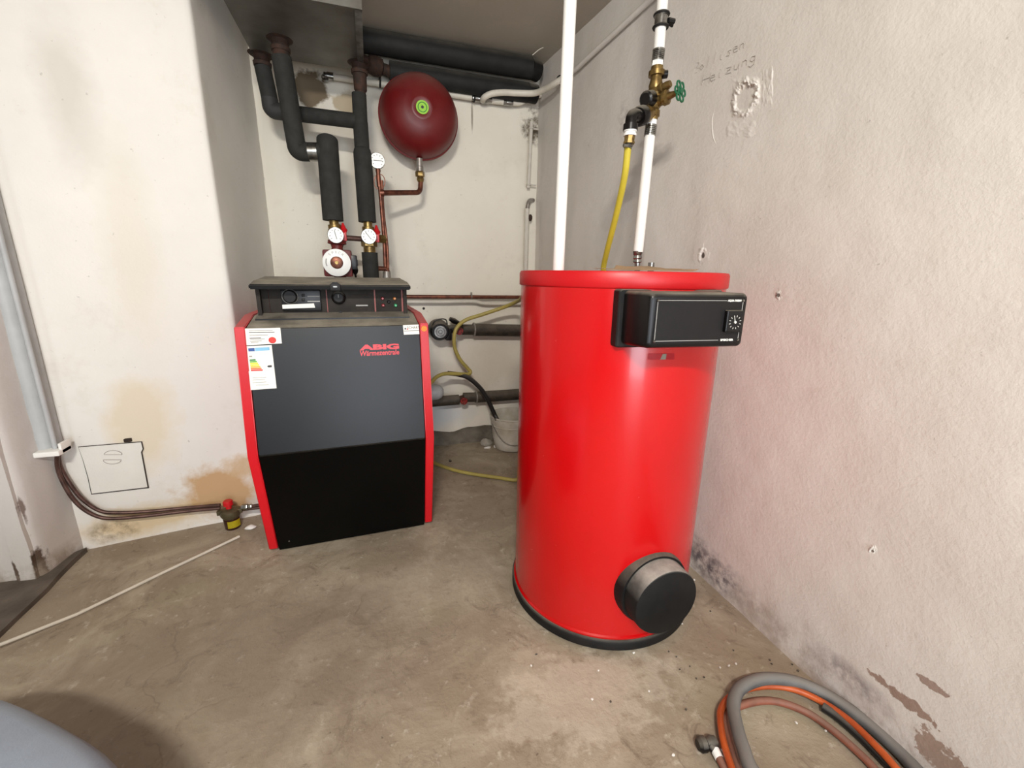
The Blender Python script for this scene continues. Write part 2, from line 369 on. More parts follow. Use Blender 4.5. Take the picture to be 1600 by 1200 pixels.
# ------------------------------------------------------------------ object helpers
WM = {}                                       # world matrices of the things built so far
def thing(name, label, cat, loc, rz=0.0, group=None):
    o = bpy.data.objects.new(name, None); C.objects.link(o); o.empty_display_size = 0.05
    o.location = loc; o.rotation_euler = (0, 0, rz); o['label'] = label; o['category'] = cat
    if group: o['group'] = group
    WM[o] = Matrix.Translation(loc) @ Matrix.Rotation(rz, 4, 'Z'); return o
def finish(bm, mat, flat=False):
    bmesh.ops.recalc_face_normals(bm, faces=bm.faces)
    return bm
def obj(name, bm, mat, parent=None, label=None, cat=None, group=None, kind=None, local=False, angle=38):
    bmesh.ops.recalc_face_normals(bm, faces=bm.faces)
    me = bpy.data.meshes.new(name)
    if parent is not None:
        if not local: bm.transform(WM[parent].inverted())
        M = WM[parent]
    else:
        xs = [v.co for v in bm.verts]
        o0 = Vector(((min(p.x for p in xs)+max(p.x for p in xs))/2, (min(p.y for p in xs)+max(p.y for p in xs))/2, min(p.z for p in xs)))
        bm.transform(Matrix.Translation(-o0)); M = Matrix.Translation(o0)
    for f in bm.faces: f.smooth = True
    lim = math.radians(angle)
    for e in bm.edges:
        e.smooth = not (len(e.link_faces) == 2 and e.calc_face_angle(0) > lim)
    bm.to_mesh(me); bm.free(); me.materials.append(MATS[mat] if isinstance(mat, str) else mat)
    o = bpy.data.objects.new(name, me); C.objects.link(o)
    if parent is not None: o.parent = parent
    else: o.location = M.translation
    WM[o] = M
    if label: o['label'] = label
    if cat: o['category'] = cat
    if group: o['group'] = group
    if kind: o['kind'] = kind
    return o
def one(name, bm, mat, label, cat, group=None): return obj(name, bm, mat, None, label, cat, group)

# ================================================================== THE SETTING
ZC = 2.38
def nz(p, s, seed): return noise.fractal(Vector(p)*s+Vector((seed, seed*1.7, seed*0.3)), 1.0, 2.0, 4)
def wall_sheet(name, path, z0, z1, mat, res=0.03, amp=0.006, seed=1.0, sc=2.2, side=1, extra=None, thick=0.08):
    """wall following a plan path, uneven plaster on its front, solid thickness behind; side gives the room side"""
    pts = []
    for a, b in zip(path, path[1:]):
        a, b = Vector(a), Vector(b); n = max(1, int((b-a).length/res))
        pts += [a+(b-a)*i/n for i in range(n)]
    pts.append(Vector(path[-1])); m = len(pts); nzv = int((z1-z0)/res)
    nor = []
    for i in range(m):
        t = (pts[min(i+1, m-1)]-pts[max(i-1, 0)]).normalized(); nor.append(Vector((-t.y, t.x))*side)
    bm = B(); G = []
    for i in range(m):
        col = []
        for k in range(nzv+1):
            z = z0+(z1-z0)*k/nzv; p = Vector((pts[i].x, pts[i].y, z))
            d = nz(p, sc, seed)*amp+nz(p, sc*6, seed+5)*amp*0.18
            if extra: d += extra(p)
            col.append(bm.verts.new((p.x+nor[i].x*d, p.y+nor[i].y*d, z)))
        G.append(col)
    for i in range(m-1):
        for k in range(nzv): bm.faces.new((G[i][k], G[i+1][k], G[i+1][k+1], G[i][k+1]))
    # thickness: back skin and edges
    bk = [[bm.verts.new((pts[i].x-nor[i].x*thick, pts[i].y-nor[i].y*thick, z)) for z in (z0, z1)] for i in range(m)]
    for i in range(m-1):
        bm.faces.new((bk[i][1], bk[i+1][1], bk[i+1][0], bk[i][0]))
    for i in range(m-1):
        bm.faces.new((bk[i][0], bk[i+1][0], G[i+1][0], G[i][0])); bm.faces.new((G[i][nzv], G[i+1][nzv], bk[i+1][1], bk[i][1]))
    for i in (0, m-1):
        bm.faces.new([bk[i][0]]+G[i]+[bk[i][1]])
    return obj(name, bm, mat, kind='structure', angle=60)
# floor
bm = B(); nx, ny = 150, 200; X0, X1, Y0, Y1 = -3.2, 1.35, -2.8, 2.95; G = []
for i in range(nx+1):
    G.append([])
    for j in range(ny+1):
        x = X0+(X1-X0)*i/nx; y = Y0+(Y1-Y0)*j/ny
        z = nz((x, y, 0), 1.6, 3)*0.004+nz((x, y, 0), 9, 8)*0.0012
        if y > 2.35: z += 0.012*min(1, (y-2.35)/0.2)*max(0, nz((x, y, 0), 5, 4)+0.3)
        G[-1].append(bm.verts.new((x, y, z-0.004)))
for i in range(nx):
    for j in range(ny): bm.faces.new((G[i][j], G[i+1][j], G[i+1][j+1], G[i][j+1]))
lo = [bm.verts.new(p) for p in ((X0, Y0, -0.1), (X1, Y0, -0.1), (X1, Y1, -0.1), (X0, Y1, -0.1))]
bm.faces.new((lo[3], lo[2], lo[1], lo[0]))
bm.faces.new([lo[0], lo[1]]+[G[i][0] for i in range(nx, -1, -1)])
bm.faces.new([lo[2], lo[3]]+[G[i][ny] for i in range(nx+1)])
bm.faces.new([lo[1], lo[2]]+[G[nx][j] for j in range(ny, -1, -1)])
bm.faces.new([lo[3], lo[0]]+[G[0][j] for j in range(ny+1)])
obj('floor', bm, 'floor', kind='structure', angle=60)
# ceiling
bm = B(); box(bm, -3.3, 1.4, -2.9, 3.0, ZC, ZC+0.12); obj('ceiling', bm, 'ceiling_paint', kind='structure')
# walls
RWX = 1.185
def wx(y):                                     # plan of the right wall: slightly bent inwards behind the tank
    return RWX if y < 1.55 else RWX-(y-1.55)*0.098
PITS = [(aty(1097, 397, 1.62), 0.016), (aty(1217, 460, 1.22), 0.012), (aty(1165, 128, 1.5), 0.0)]
def rw_extra(p):
    d = 0.0
    for q, r in ((atx(1097, 397, RWX), 0.022), (atx(1217, 461, RWX), 0.014), (atx(1362, 860, RWX), 0.012)):
        k = (Vector((p.y, p.z))-Vector((q.y, q.z))).length
        if k < r: d -= 0.012*(1-k/r)
        elif k < 2*r: d += 0.004*(2-k/r)
    return d
wall_sheet('wall_right', [(RWX, -2.8), (RWX, 1.5), (RWX-0.003, 1.56), (RWX-0.01, 1.65), (wx(2.9), 2.9)], -0.02, ZC+0.01, 'wall_right_paint', res=0.022, amp=0.006, seed=2.2, side=1, extra=rw_extra)
wall_sheet('wall_back', [(-0.56, 2.83), (1.14, 2.83)], -0.02, ZC+0.01, 'wall_back_paint', res=0.03, amp=0.006, seed=6.1, side=-1)
wall_sheet('wall_chimney', [(-1.28, 2.06), (-0.60, 2.168), (-0.588, 2.171), (-0.581, 2.178), (-0.579, 2.19), (-0.515, 2.88)], -0.02, ZC+0.01, 'chimney_paint', res=0.03, amp=0.005, seed=9.4, side=-1)
wall_sheet('wall_left_pier', [(-3.2, 1.93), (-1.275, 1.875), (-1.255, 1.88), (-1.245, 1.90), (-1.215, 2.12)], -0.02, ZC+0.01, 'pier_paint', res=0.03, amp=0.008, seed=4.4, side=-1)
bm = B(); box(bm, -3.28, -3.2, -2.8, 2.0, -0.02, ZC+0.01); obj('wall_left', bm, 'pier_paint', kind='structure')
# front wall with the open doorway and the window
bm = B()
for a in ((-3.28, -2.0, 0, ZC), (-2.0, -1.2, 0, 1.05), (-2.0, -1.2, 2.05, ZC), (-1.2, -0.25, 0, ZC), (-0.25, 0.95, 2.1, ZC), (0.95, 1.3, 0, ZC)):
    box(bm, a[0], a[1], -2.9, -2.8, a[2]-0.02*(a[2] == 0), a[3])
obj('wall_front', bm, 'pier_paint', kind='structure')
# unpainted concrete plinth at the foot of the back wall
bm = B(); n = 50; top = []; bot = []
for i in range(n+1):
    x = -0.50+1.55*i/n; q = aty(690+80*(x-0.41)/0.36, 664, 2.815).z
    z = 0.105+0.014*nz((x, 0, 0), 5, 2)-0.018*math.exp(-((x-0.47)/0.07)**2)
    top.append(bm.verts.new((x, 2.812+0.004*nz((x, 3, 0), 9, 1), z))); bot.append(bm.verts.new((x, 2.805+0.006*nz((x, 9, 0), 7, 5), -0.01)))
tb = [bm.verts.new((v.co.x, 2.85, v.co.z)) for v in top]; bb = [bm.verts.new((v.co.x, 2.85, -0.01)) for v in top]
for i in range(n):
    bm.faces.new((bot[i], bot[i+1], top[i+1], top[i])); bm.faces.new((top[i], top[i+1], tb[i+1], tb[i])); bm.faces.new((bb[i], bb[i+1], bot[i+1], bot[i])); bm.faces.new((tb[i], tb[i+1], bb[i+1], bb[i]))
bm.faces.new((bot[0], top[0], tb[0], bb[0])); bm.faces.new((bot[n], top[n], tb[n], bb[n]))
obj('trim_1', bm, 'raw_concrete', kind='structure')
# low dark slab in front of the pier
bm = B(); n = 30; P1 = [(-1.20+0.012*nz((0, i/n*2, 0), 4, 3), 2.05-i/n*1.9) for i in range(n+1)]
prism(bm, P1+[(-2.4, 0.15), (-2.4, 1.95), (-1.3, 1.95)], 'z', -0.01, 0.016)
obj('trim_2', bm, 'slab_concrete', kind='structure')
# broken plaster strip on the pier's corner
bm = B(); L = []; n = 40
for k in range(n+1):
    z = 2.3*k/n; L.append((z, -1.262+0.004*nz((0, 0, z), 6, 1), -1.318+0.004*nz((0, 0, z), 5, 7)))
rs = [[(a, 1.864, z), (b, 1.868, z), (b, 1.90, z), (a, 1.90, z)] for z, a, b in L]
rings(bm, rs); obj('trim_3', bm, 'pier_paint', kind='structure')

# ================================================================== BOILER
BX = thing('boiler', 'red and black floor-standing oil boiler with dusty control panel and paper stickers', 'boiler', (-0.128, 1.707, 0), math.radians(2.2))
def lp(p): return WM[BX].inverted() @ Vector(p)
hw = 0.3425; th = 0.034
bm = B(); box(bm, -hw+th, hw-th, 0.16, 0.80, 0.03, 0.945); obj('body', bm, 'panel_gloss_black', BX, local=True)
prof = [(0.062, 0.956), (-0.002, 0.485), (0.128, 0.012), (0.80, 0.012), (0.80, 0.985), (0.24, 0.985), (0.18, 0.972)]
for s in (-1, 1):
    bm = B(); prism(bm, prof, 'x', s*hw, s*(hw-th)); bmesh.ops.bevel(bm, geom=list(bm.edges), offset=0.003, segments=2, affect='EDGES')
    obj('side_panel', bm, 'boiler_red', BX, local=True)
fx = hw-th-0.003
bm = B(); prism(bm, [(0.066, 0.948), (0.001, 0.487), (0.026, 0.487), (0.09, 0.948)], 'x', -fx, fx); bmesh.ops.bevel(bm, geom=list(bm.edges), offset=0.002, segments=2, affect='EDGES')
FP = obj('front_panel', bm, 'panel_black', BX, local=True, label='upper black front panel with red lettering')
bm = B(); prism(bm, [(0.001, 0.484), (0.130, 0.002), (0.155, 0.004), (0.026, 0.484)], 'x', -fx, fx); bmesh.ops.bevel(bm, geom=list(bm.edges), offset=0.002, segments=2, affect='EDGES')
obj('lower_panel', bm, 'panel_gloss_black', BX, local=True)
bm = B(); prism(bm, [(0.068, 0.950), (0.10, 0.957), (0.235, 0.982), (0.80, 0.982), (0.80, 0.945), (0.10, 0.94)], 'x', -fx, fx); obj('top_cover', bm, 'panel_black', BX, local=True)
bm = B(); box(bm, -hw+0.06, hw-0.06, 0.2, 0.74, 0.0, 0.032); obj('base', bm, 'rubber_black', BX, local=True)
# control panel
CPX = (-0.280, 0.272); CY = 0.225
bm = B(); box(bm, CPX[0], CPX[1], CY, 0.50, 0.975, 1.092, 0.004); CP = obj('control_panel', bm, 'dusty_face', BX, local=True)
for s in CPX:
    bm = B(); d = 0.014 if s < 0 else -0.014
    prism(bm, [(0.200, 0.966), (0.195, 1.088), (0.50, 1.09), (0.50, 0.966)], 'x', s-d*0.4, s+d*0.6); obj('cheek', bm, 'dusty_face', CP, local=True)
bm = B(); prism(bm, [(0.195, 0.968), (0.165, 0.968), (0.165, 0.975), (0.225, 0.992)], 'x', CPX[0]-0.012, CPX[1]+0.01); obj('sill', bm, 'plastic_black', CP, local=True)
# hood: narrower at the back
bm = B(); hp = [(0.128, 1.086), (0.124, 1.104), (0.20, 1.116), (0.36, 1.131), (0.52, 1.12), (0.52, 1.088)]
def hood_w(y): return 1.0-0.055*max(0, min(1, (y-0.13)/0.22))
A = [bm.verts.new((-0.293*hood_w(y), y, z)) for y, z in hp]; Bq = [bm.verts.new((0.287*hood_w(y), y, z)) for y, z in hp]
bm.faces.new(A); bm.faces.new(list(reversed(Bq)))
for i in range(len(hp)): bm.faces.new((A[i], Bq[i], Bq[(i+1) % len(hp)], A[(i+1) % len(hp)]))
bmesh.ops.bevel(bm, geom=list(bm.edges), offset=0.004, segments=2, affect='EDGES')
HO = obj('hood', bm, 'panel_black', BX, local=True, label='dusty black hood over the control panel')
bm = B(); box(bm, -0.018, 0.020, 0.112, 0.135, 1.082, 1.108, 0.004); prism(bm, [(-0.014, 1.108), (0.016, 1.108), (0.010, 1.114), (-0.008, 1.114)], 'y', 0.116, 0.14)
obj('latch', bm, 'face_black', HO, local=True)
bm = B(); box(bm, -0.006, 0.008, 0.110, 0.114, 1.095, 1.100); obj('latch_badge', bm, 'galvanised', HO, local=True)
# panel face details: photo pixels on the face plane
FY = 1.707+CY
def cp(x, y, off=0.0):
    q = lp(aty(x, y, 1.925)); return Vector((q.x, CY-off, q.z))
for px in (421, 511, 586, 629):
    a, b = cp(px-2.2, 452), cp(px+2.2, 489); bm = B(); box(bm, a.x, b.x, CY-0.006, CY+0.002, 0.992, 1.086); obj('strip', bm, 'strip_red', CP, local=True)
a, b = cp(439, 453), cp(503, 485); bm = B(); box(bm, a.x, b.x, CY-0.018, CY, b.z, a.z, 0.003); RG = obj('regulator', bm, 'plastic_black', CP, local=True)
bm = B(); q = cp(454, 463); spool(bm, (q.x, CY-0.032, q.z), (q.x, CY-0.017, q.z), [(0, 0.021), (0.2, 0.024), (0.9, 0.025), (1, 0.028)], 24); obj('dial', bm, 'face_black', RG, local=True)
bm = B(); torus(bm, (q.x, CY-0.019, q.z), (0, 1, 0), 0.028, 0.0016); obj('dial_ring', bm, 'galvanised', RG, local=True)
a, b = cp(442, 474.5), cp(493, 481.5); bm = B(); prism(bm, [(a.x, b.z), (b.x, b.z+0.003), (b.x-0.003, a.z+0.002), (a.x, a.z-0.003)], 'y', CY-0.0205, CY-0.017); obj('paper_label', bm, 'paper', RG, local=True)
for yy in (462.7, 470.5):
    a, b = cp(481, yy-0.7), cp(500, yy+0.7); bm = B(); box(bm, a.x, b.x, CY-0.0195, CY-0.017, b.z, a.z); obj('scale_line', bm, 'ink_light', RG, local=True)
bm = B(); q = cp(474.5, 461); box(bm, q.x-0.006, q.x+0.006, CY-0.021, CY-0.016, q.z-0.006, q.z+0.006, 0.002); obj('button', bm, 'face_black', RG, local=True)
bm = B(); q = cp(474.5, 468); box(bm, q.x-0.006, q.x+0.006, CY-0.021, CY-0.016, q.z-0.006, q.z+0.006, 0.002); obj('button', bm, 'face_black', RG, local=True)
q = cp(529, 465); bm = B(); spool(bm, (q.x, CY-0.022, q.z), (q.x, CY, q.z), [(0, 0.020), (0.1, 0.023), (0.5, 0.026), (1, 0.028)], 24); GA = obj('gauge', bm, 'plastic_black', CP, local=True)
bm = B(); cyl(bm, (q.x, CY-0.0235, q.z), (q.x, CY-0.021, q.z), 0.017); obj('gauge_face', bm, 'face_black', GA, local=True)
bm = B(); box(bm, q.x-0.001, q.x+0.001, CY-0.0245, CY-0.023, q.z, q.z+0.013); obj('needle', bm, 'ink_light', GA, local=True)
for x0, x1, yy, mm in ((552, 577, 461, 'gap_dark'), (556, 575, 477.5, 'ink_light'), (556, 574, 483, 'gap_dark')):
    a, b = cp(x0, yy-1), cp(x1, yy+1); bm = B(); box(bm, a.x, b.x, CY-0.004, CY, b.z, a.z, 0.0008); obj('slot', bm, mm, CP, local=True)
for px, py, mm in ((598, 466.5, 'lamp_red'), (617, 466.7, 'lamp_amber'), (599, 477.4, 'lamp_red'), (618.7, 477.5, 'lamp_green'), (607.5, 472, 'face_black')):
    q = cp(px, py); bm = B(); spool(bm, (q.x, CY-0.012, q.z), (q.x, CY, q.z), [(0, 0.004), (0.3, 0.0062), (1, 0.0072)], 16); obj('indicator_lamp', bm, mm, CP, local=True)
bm = B(); q = cp(532, 488); cyl(bm, (q.x, CY-0.008, q.z), (q.x, CY, q.z), 0.006); obj('screw', bm, 'face_black', CP, local=True)
# stickers and lettering on the upper front panel (its plane leans back)
sl = (0.066-0.001)/(0.948-0.487)
def fp(x, y):
    d = ray(x, y); R = WM[BX].inverted()
    o = R @ CAM; dd = (R.to_3x3()) @ d
    # local plane y = 0.001 + sl*(z-0.487)
    t = (0.001+sl*(o.z-0.487)-o.y)/(dd.y-sl*dd.z); return o+dd*t
def onpanel(bm2, off):                        # put a flat shape drawn in (x, z) onto the leaning panel
    for v in bm2.verts: v.co = Vector((v.co.x, 0.001+sl*(v.co.z-0.487)-off+v.co.y, v.co.z))
    return bm2
def quad_on(name, pix, mat, parent, off, thick=0.0008, label=None):
    P = [fp(*p) for p in pix]; bm = B(); prism(bm, [(p.x, p.z) for p in P], 'y', -thick, 0.0006); onpanel(bm, off)
    return obj(name, bm, mat, parent, local=True, label=label)
s1 = quad_on('info_sticker', ((380.5, 513.5), (438, 512), (440.5, 536.5), (384, 539.5)), 'paper', FP, 0.0005, label='white paper sticker with red dot')
for y, x0, x1 in ((516.3, 389, 426), (519.0, 389, 429), (523.4, 390, 419), (527.8, 390, 408), (529.6, 391, 414), (532.6, 391, 409), (534.6, 392, 404)):
    quad_on('print_line', ((x0, y), (x1, y-0.5), (x1, y+0.5), (x0, y+1)), 'ink' if y in (519.0, 527.8) else 'ink_light', s1, 0.0014)
bm = B(); q = fp(425.7, 531.4); P = [(q.x+0.0125*math.cos(2*PI*i/20), q.z+0.0115*math.sin(2*PI*i/20)) for i in range(20)]; prism(bm, P, 'y', -0.0008, 0); onpanel(bm, 0.0014); obj('red_dot', bm, 'print_red', s1, local=True)
s2 = quad_on('energy_label', ((384.3, 541), (424.5, 539), (432.3, 606.5), (392, 609.3)), 'paper', FP, 0.0005, label='white energy label with coloured bars')
quad_on('print_patch', ((388, 544.2), (397.7, 543.6), (398.3, 548.6), (388.6, 549.1)), 'blue_print', s2, 0.0014)
quad_on('print_patch', ((398.4, 543.5), (421, 542.1), (421.7, 547.1), (399, 548.5)), 'lightblue_print', s2, 0.0014)
quad_on('print_patch', ((389.2, 555.6), (394, 555.4), (394.2, 558), (389.6, 558.2)), 'ink_light', s2, 0.0014)
for i, mm in enumerate(('print_dgreen', 'print_green', 'print_yellow', 'print_yellow', 'print_amber', 'print_orange', 'print_red')):
    y0 = 561.6+i*2.65; x0 = 390.2+i*0.32; x1 = 399+i*1.85
    quad_on('energy_bar', ((x0, y0), (x1, y0-0.55), (x1+0.9, y0+0.5), (x1+0.3, y0+1.6), (x0+0.2, y0+2.1)), mm, s2, 0.0014)
quad_on('energy_arrow', ((417.4, 572.4), (419.2, 570.8), (424.6, 570.4), (425, 573.4), (419.6, 573.9)), 'ink', s2, 0.0014)
for y, x0, x1 in ((589.5, 395, 416), (593, 395, 414), (597, 395, 416), (601, 400, 420)):
    quad_on('print_line', ((x0, y+0.5), (x1, y-0.7), (x1, y), (x0, y+1.2)), 'ink_light', s2, 0.0014)
s3 = quad_on('dealer_sticker', ((629.5, 508.2), (654, 507), (655.2, 522), (631, 523)), 'paper', FP, 0.0005, label='small white service sticker')
quad_on('print_line', ((631, 516.8), (654.6, 516.0), (654.6, 516.7), (631, 517.4)), 'ink', s3, 0.0014)
bm = text_bm('SCHART', 0.0135, 0.0003); q = fp(646, 511.8); bm.transform(Matrix.Translation((q.x, 0, q.z))); onpanel(bm, 0.0016); obj('lettering', bm, 'ink', s3, local=True)
quad_on('print_mark', ((632, 512.4), (634.4, 512.2), (634.6, 514.6), (632.2, 514.8)), 'ink', s3, 0.0014); quad_on('print_mark', ((635.6, 513.6), (637.4, 513), (637.8, 514.8), (635.8, 515)), 'print_red', s3, 0.0014)
def letters(name, s, size, bold, sx, px, py, wpx, hpx, mat, shear=0.0, off=0.001):
    bm = text_bm(s, size, 0.0006, bold, 1.0, shear)
    x0, x1 = min(v.co.x for v in bm.verts), max(v.co.x for v in bm.verts); z0, z1 = min(v.co.z for v in bm.verts), max(v.co.z for v in bm.verts)
    a, b = fp(px-wpx/2, py), fp(px+wpx/2, py); c, d = fp(px, py-hpx/2), fp(px, py+hpx/2)
    w, h = (b.x-a.x), (c.z-d.z); q = fp(px, py)
    for v in bm.verts: v.co = Vector((q.x+((v.co.x-x0)/(x1-x0)-0.5)*w, v.co.y, q.z+((v.co.z-z0)/(z1-z0)-0.5)*h))
    onpanel(bm, off); obj(name, bm, mat, FP, local=True)
letters('brand_lettering', 'ABIG', 0.05, 0.0026, 1, 593, 542, 62, 8.6, 'logo_red')
letters('lettering', 'Wärmezentrale', 0.03, 0.0006, 1, 593.5, 551, 61.5, 8.2, 'logo_red', 0.12)
bm = B(); q = lp(aty(662.5, 513, 1.79)); cyl(bm, (0.325, 0.0555, 0.935), (0.325, 0.064, 0.936), 0.0115); obj('round_sticker', bm, 'sticker_orange', BX, local=True)
bm = B(); P = fp(450, 852); cyl(bm, (-0.262, 0.115, 0.045), (-0.262, 0.125, 0.048), 0.0035); obj('screw', bm, 'steel', BX, local=True)

# ================================================================== HOT WATER TANK
TX, TY, TR, TH = 0.772, 1.274, 0.320, 1.166
T = thing('hot_water_tank', 'tall glossy red cylindrical hot water tank with black base ring', 'water tank', (TX, TY, 0), math.radians(-5))
def lathe(bm, prof, n=96):
    """profile [(r, z)] round the local z axis; first and last may be on the axis"""
    R = []
    for r, z in prof:
        R.append([bm.verts.new((0, 0, z))] if r == 0 else [bm.verts.new((r*math.cos(2*PI*i/n), r*math.sin(2*PI*i/n), z)) for i in range(n)])
    for a, b in zip(R, R[1:]):
        for i in range(n):
            q = [a[i % len(a)], a[(i+1) % len(a)], b[(i+1) % len(b)], b[i % len(b)]]; u = []
            for v in q:
                if v not in u: u.append(v)
            if len(u) > 2: bm.faces.new(u)
    return bm
bm = B(); lathe(bm, [(0, 0.036), (0.31, 0.036), (TR+0.002, 0.036), (TR+0.004, 0.040), (TR+0.004, 0.045), (TR-0.001, 0.049), (TR-0.001, 1.121), (0, 1.121)]); obj('shell', bm, 'tank_red', T, local=True)
bm = B(); lathe(bm, [(0.30, 1.110), (TR+0.003, 1.1225), (TR+0.0045, 1.125), (TR+0.0045, 1.158), (TR+0.001, 1.165), (TR-0.006, TH), (0, TH)]); obj('lid', bm, 'tank_cap_red', T, local=True)
bm = B(); lathe(bm, [(0, 0.0), (0.30, 0.0), (TR+0.006, 0.0), (TR+0.010, 0.004), (TR+0.010, 0.032), (TR+0.006, 0.038), (0.30, 0.038), (0, 0.038)]); obj('base_ring', bm, 'rubber_black', T, local=True)
# control box
bm = B()
fr = [(-0.130, 0.990), (0.130, 0.990), (0.130, 1.119), (-0.130, 1.119)]; bkq = [(-0.138, 0.980), (0.138, 0.980), (0.138, 1.122), (-0.138, 1.122)]
def rrect(x0, x1, z0, z1, r, y, n=5):
    P = []
    for cx, cz, a0 in ((x1-r, z0+r, -90), (x1-r, z1-r, 0), (x0+r, z1-r, 90), (x0+r, z0+r, 180)):
        for k in range(n+1):
            a = math.radians(a0+90*k/n); P.append(Vector((cx+r*math.cos(a), y, cz+r*math.sin(a))))
    return P
rings(bm, [rrect(-0.136, 0.136, 0.982, 1.118, 0.012, -0.270), rrect(-0.136, 0.136, 0.982, 1.118, 0.012, -0.330), rrect(-0.131, 0.131, 0.988, 1.117, 0.010, -0.420), rrect(-0.128, 0.128, 0.991, 1.114, 0.010, -0.427), rrect(-0.122, 0.122, 0.997, 1.108, 0.008, -0.430)])
KB = obj('control_box', bm, 'plastic_black', T, local=True, label='black plastic control box')
bm = B(); rings(bm, [rrect(-0.150, 0.150, 0.972, 1.121, 0.008, -0.262), rrect(-0.150, 0.150, 0.972, 1.121, 0.008, -0.310), rrect(-0.147, 0.147, 0.975, 1.119, 0.008, -0.313)]); obj('mounting_plate', bm, 'rubber_black', T, local=True)
bm = B(); rings(bm, [rrect(-0.116, 0.118, 1.001, 1.104, 0.004, -0.4295), rrect(-0.116, 0.118, 1.001, 1.104, 0.004, -0.4315)]); obj('face_plate', bm, 'face_black', KB, local=True)
def strip(x0, z0, x1, z1, w=0.0008):
    bm = B(); tube(bm, [(x0, -0.4322, z0), (x1, -0.4322, z1)], w, 6); return bm
fx0, fx1, fz0, fz1 = -0.112, 0.114, 1.006, 1.100
for a in ((fx0, fz1, fx1-0.045, fz1), (fx0, fz0, fx1-0.055, fz0), (fx0, fz0, fx0, fz1), (fx1, fz0, fx1, fz1)): obj('frame_line', strip(*a), 'ink_light', KB, local=True)
for x, z in ((fx0, fz0), (fx0, fz1), (fx1, fz0), (fx1, fz1)):
    bm = B(); spool(bm, (x, -0.4355, z), (x, -0.430, z), [(0, 0.0015), (0.4, 0.0034), (1, 0.0036)], 14); obj('screw', bm, 'steel', KB, local=True)
for s, x, z, w in (('AQUA-THERM', 0.090, fz1, 0.037), ('SPEICHER', 0.083, fz0, 0.036)):
    bm = text_bm(s, 0.008, 0.0003, 0.0003); a0 = min(v.co.x for v in bm.verts); a1 = max(v.co.x for v in bm.verts)
    for v in bm.verts: v.co = Vector((x+(v.co.x-(a0+a1)/2)/(a1-a0)*w, v.co.y-0.4325, z+v.co.z*0.8))
    obj('lettering', bm, 'paper', KB, local=True)
bm = B(); rings(bm, [rrect(0.068, 0.112, 1.026, 1.078, 0.002, -0.430), rrect(0.068, 0.112, 1.026, 1.078, 0.002, -0.441), rrect(0.070, 0.110, 1.028, 1.076, 0.002, -0.4425)]); TM = obj('thermometer', bm, 'plastic_black', KB, local=True)
cx, cz = 0.090, 1.050
bm = B(); rings(bm, [rrect(0.071, 0.109, 1.029, 1.075, 0.002, -0.4422), rrect(0.071, 0.109, 1.029, 1.075, 0.002, -0.4432)]); obj('dial', bm, 'face_black', TM, local=True)
for k in range(12):
    a = math.radians(k*30+15); r0, r1 = 0.0125, 0.0165
    bm = B(); tube(bm, [(cx+r0*math.cos(a), -0.4437, cz+r0*math.sin(a)), (cx+r1*math.cos(a), -0.4437, cz+r1*math.sin(a))], 0.0006, 5); obj('tick', bm, 'paper', TM, local=True)
bm = B(); tube(bm, [(cx, -0.4442, cz-0.001), (cx-0.004, -0.4442, cz+0.015)], lambda t: 0.0010*(1-0.6*t), 6); cyl(bm, (cx, -0.4455, cz), (cx, -0.4432, cz), 0.0028, 14); obj('needle', bm, 'paper', TM, local=True)
# flange cover at the foot
FZ = 0.220
RF = Matrix.Rotation(math.radians(5.5), 4, 'Z')
bm = B(); spool(bm, (0, -0.262, FZ), (0, -0.334, FZ), [(0, 0.120), (0.8, 0.120), (1, 0.116)], 48); bm.transform(RF); FL = obj('flange', bm, 'rubber_black', T, local=True)
bm = B(); spool(bm, (0, -0.27, FZ), (0, -0.392, FZ), [(0, 0.110), (0.93, 0.108), (0.985, 0.1055), (1, 0.102)], 48); bm.transform(RF); obj('flange_cover', bm, 'dusty_rubber', FL, local=True, label='dusty round black flange cover')
# small worn sticker under the box, top nozzles
bm = B(); n = 6; rad = TR+0.0002
def onshell(x, z, off): a = math.asin(x/rad); return Vector((x, -(rad+off)*math.cos(a), z))
G = [[bm.verts.new(onshell(-0.055+0.075*i/n, z, 0.0004)) for z in (0.938, 0.955)] for i in range(n+1)]
for i in range(n): bm.faces.new((G[i][0], G[i+1][0], G[i+1][1], G[i][1]))
bmesh.ops.solidify(bm, geom=list(bm.faces), thickness=0.0006); obj('sticker', bm, 'logo_red', T, local=True)
bm = B(); P = [(-0.022, 0.939), (-0.006, 0.939), (-0.005, 0.954), (-0.016, 0.954)]
vs = [bm.verts.new(onshell(x, z, 0.0013)) for x, z in P]; bm.faces.new(vs); bmesh.ops.solidify(bm, geom=list(bm.faces), thickness=0.0006); obj('sticker_remnant', bm, 'bucket_plastic', T, local=True)
bm = B(); p = aty(1018, 409, 1.36); tube(bm, [(p.x, p.y, TH-0.01), (p.x, p.y, TH+0.036)], 0.011); obj('nozzle', bm, 'steel', T)
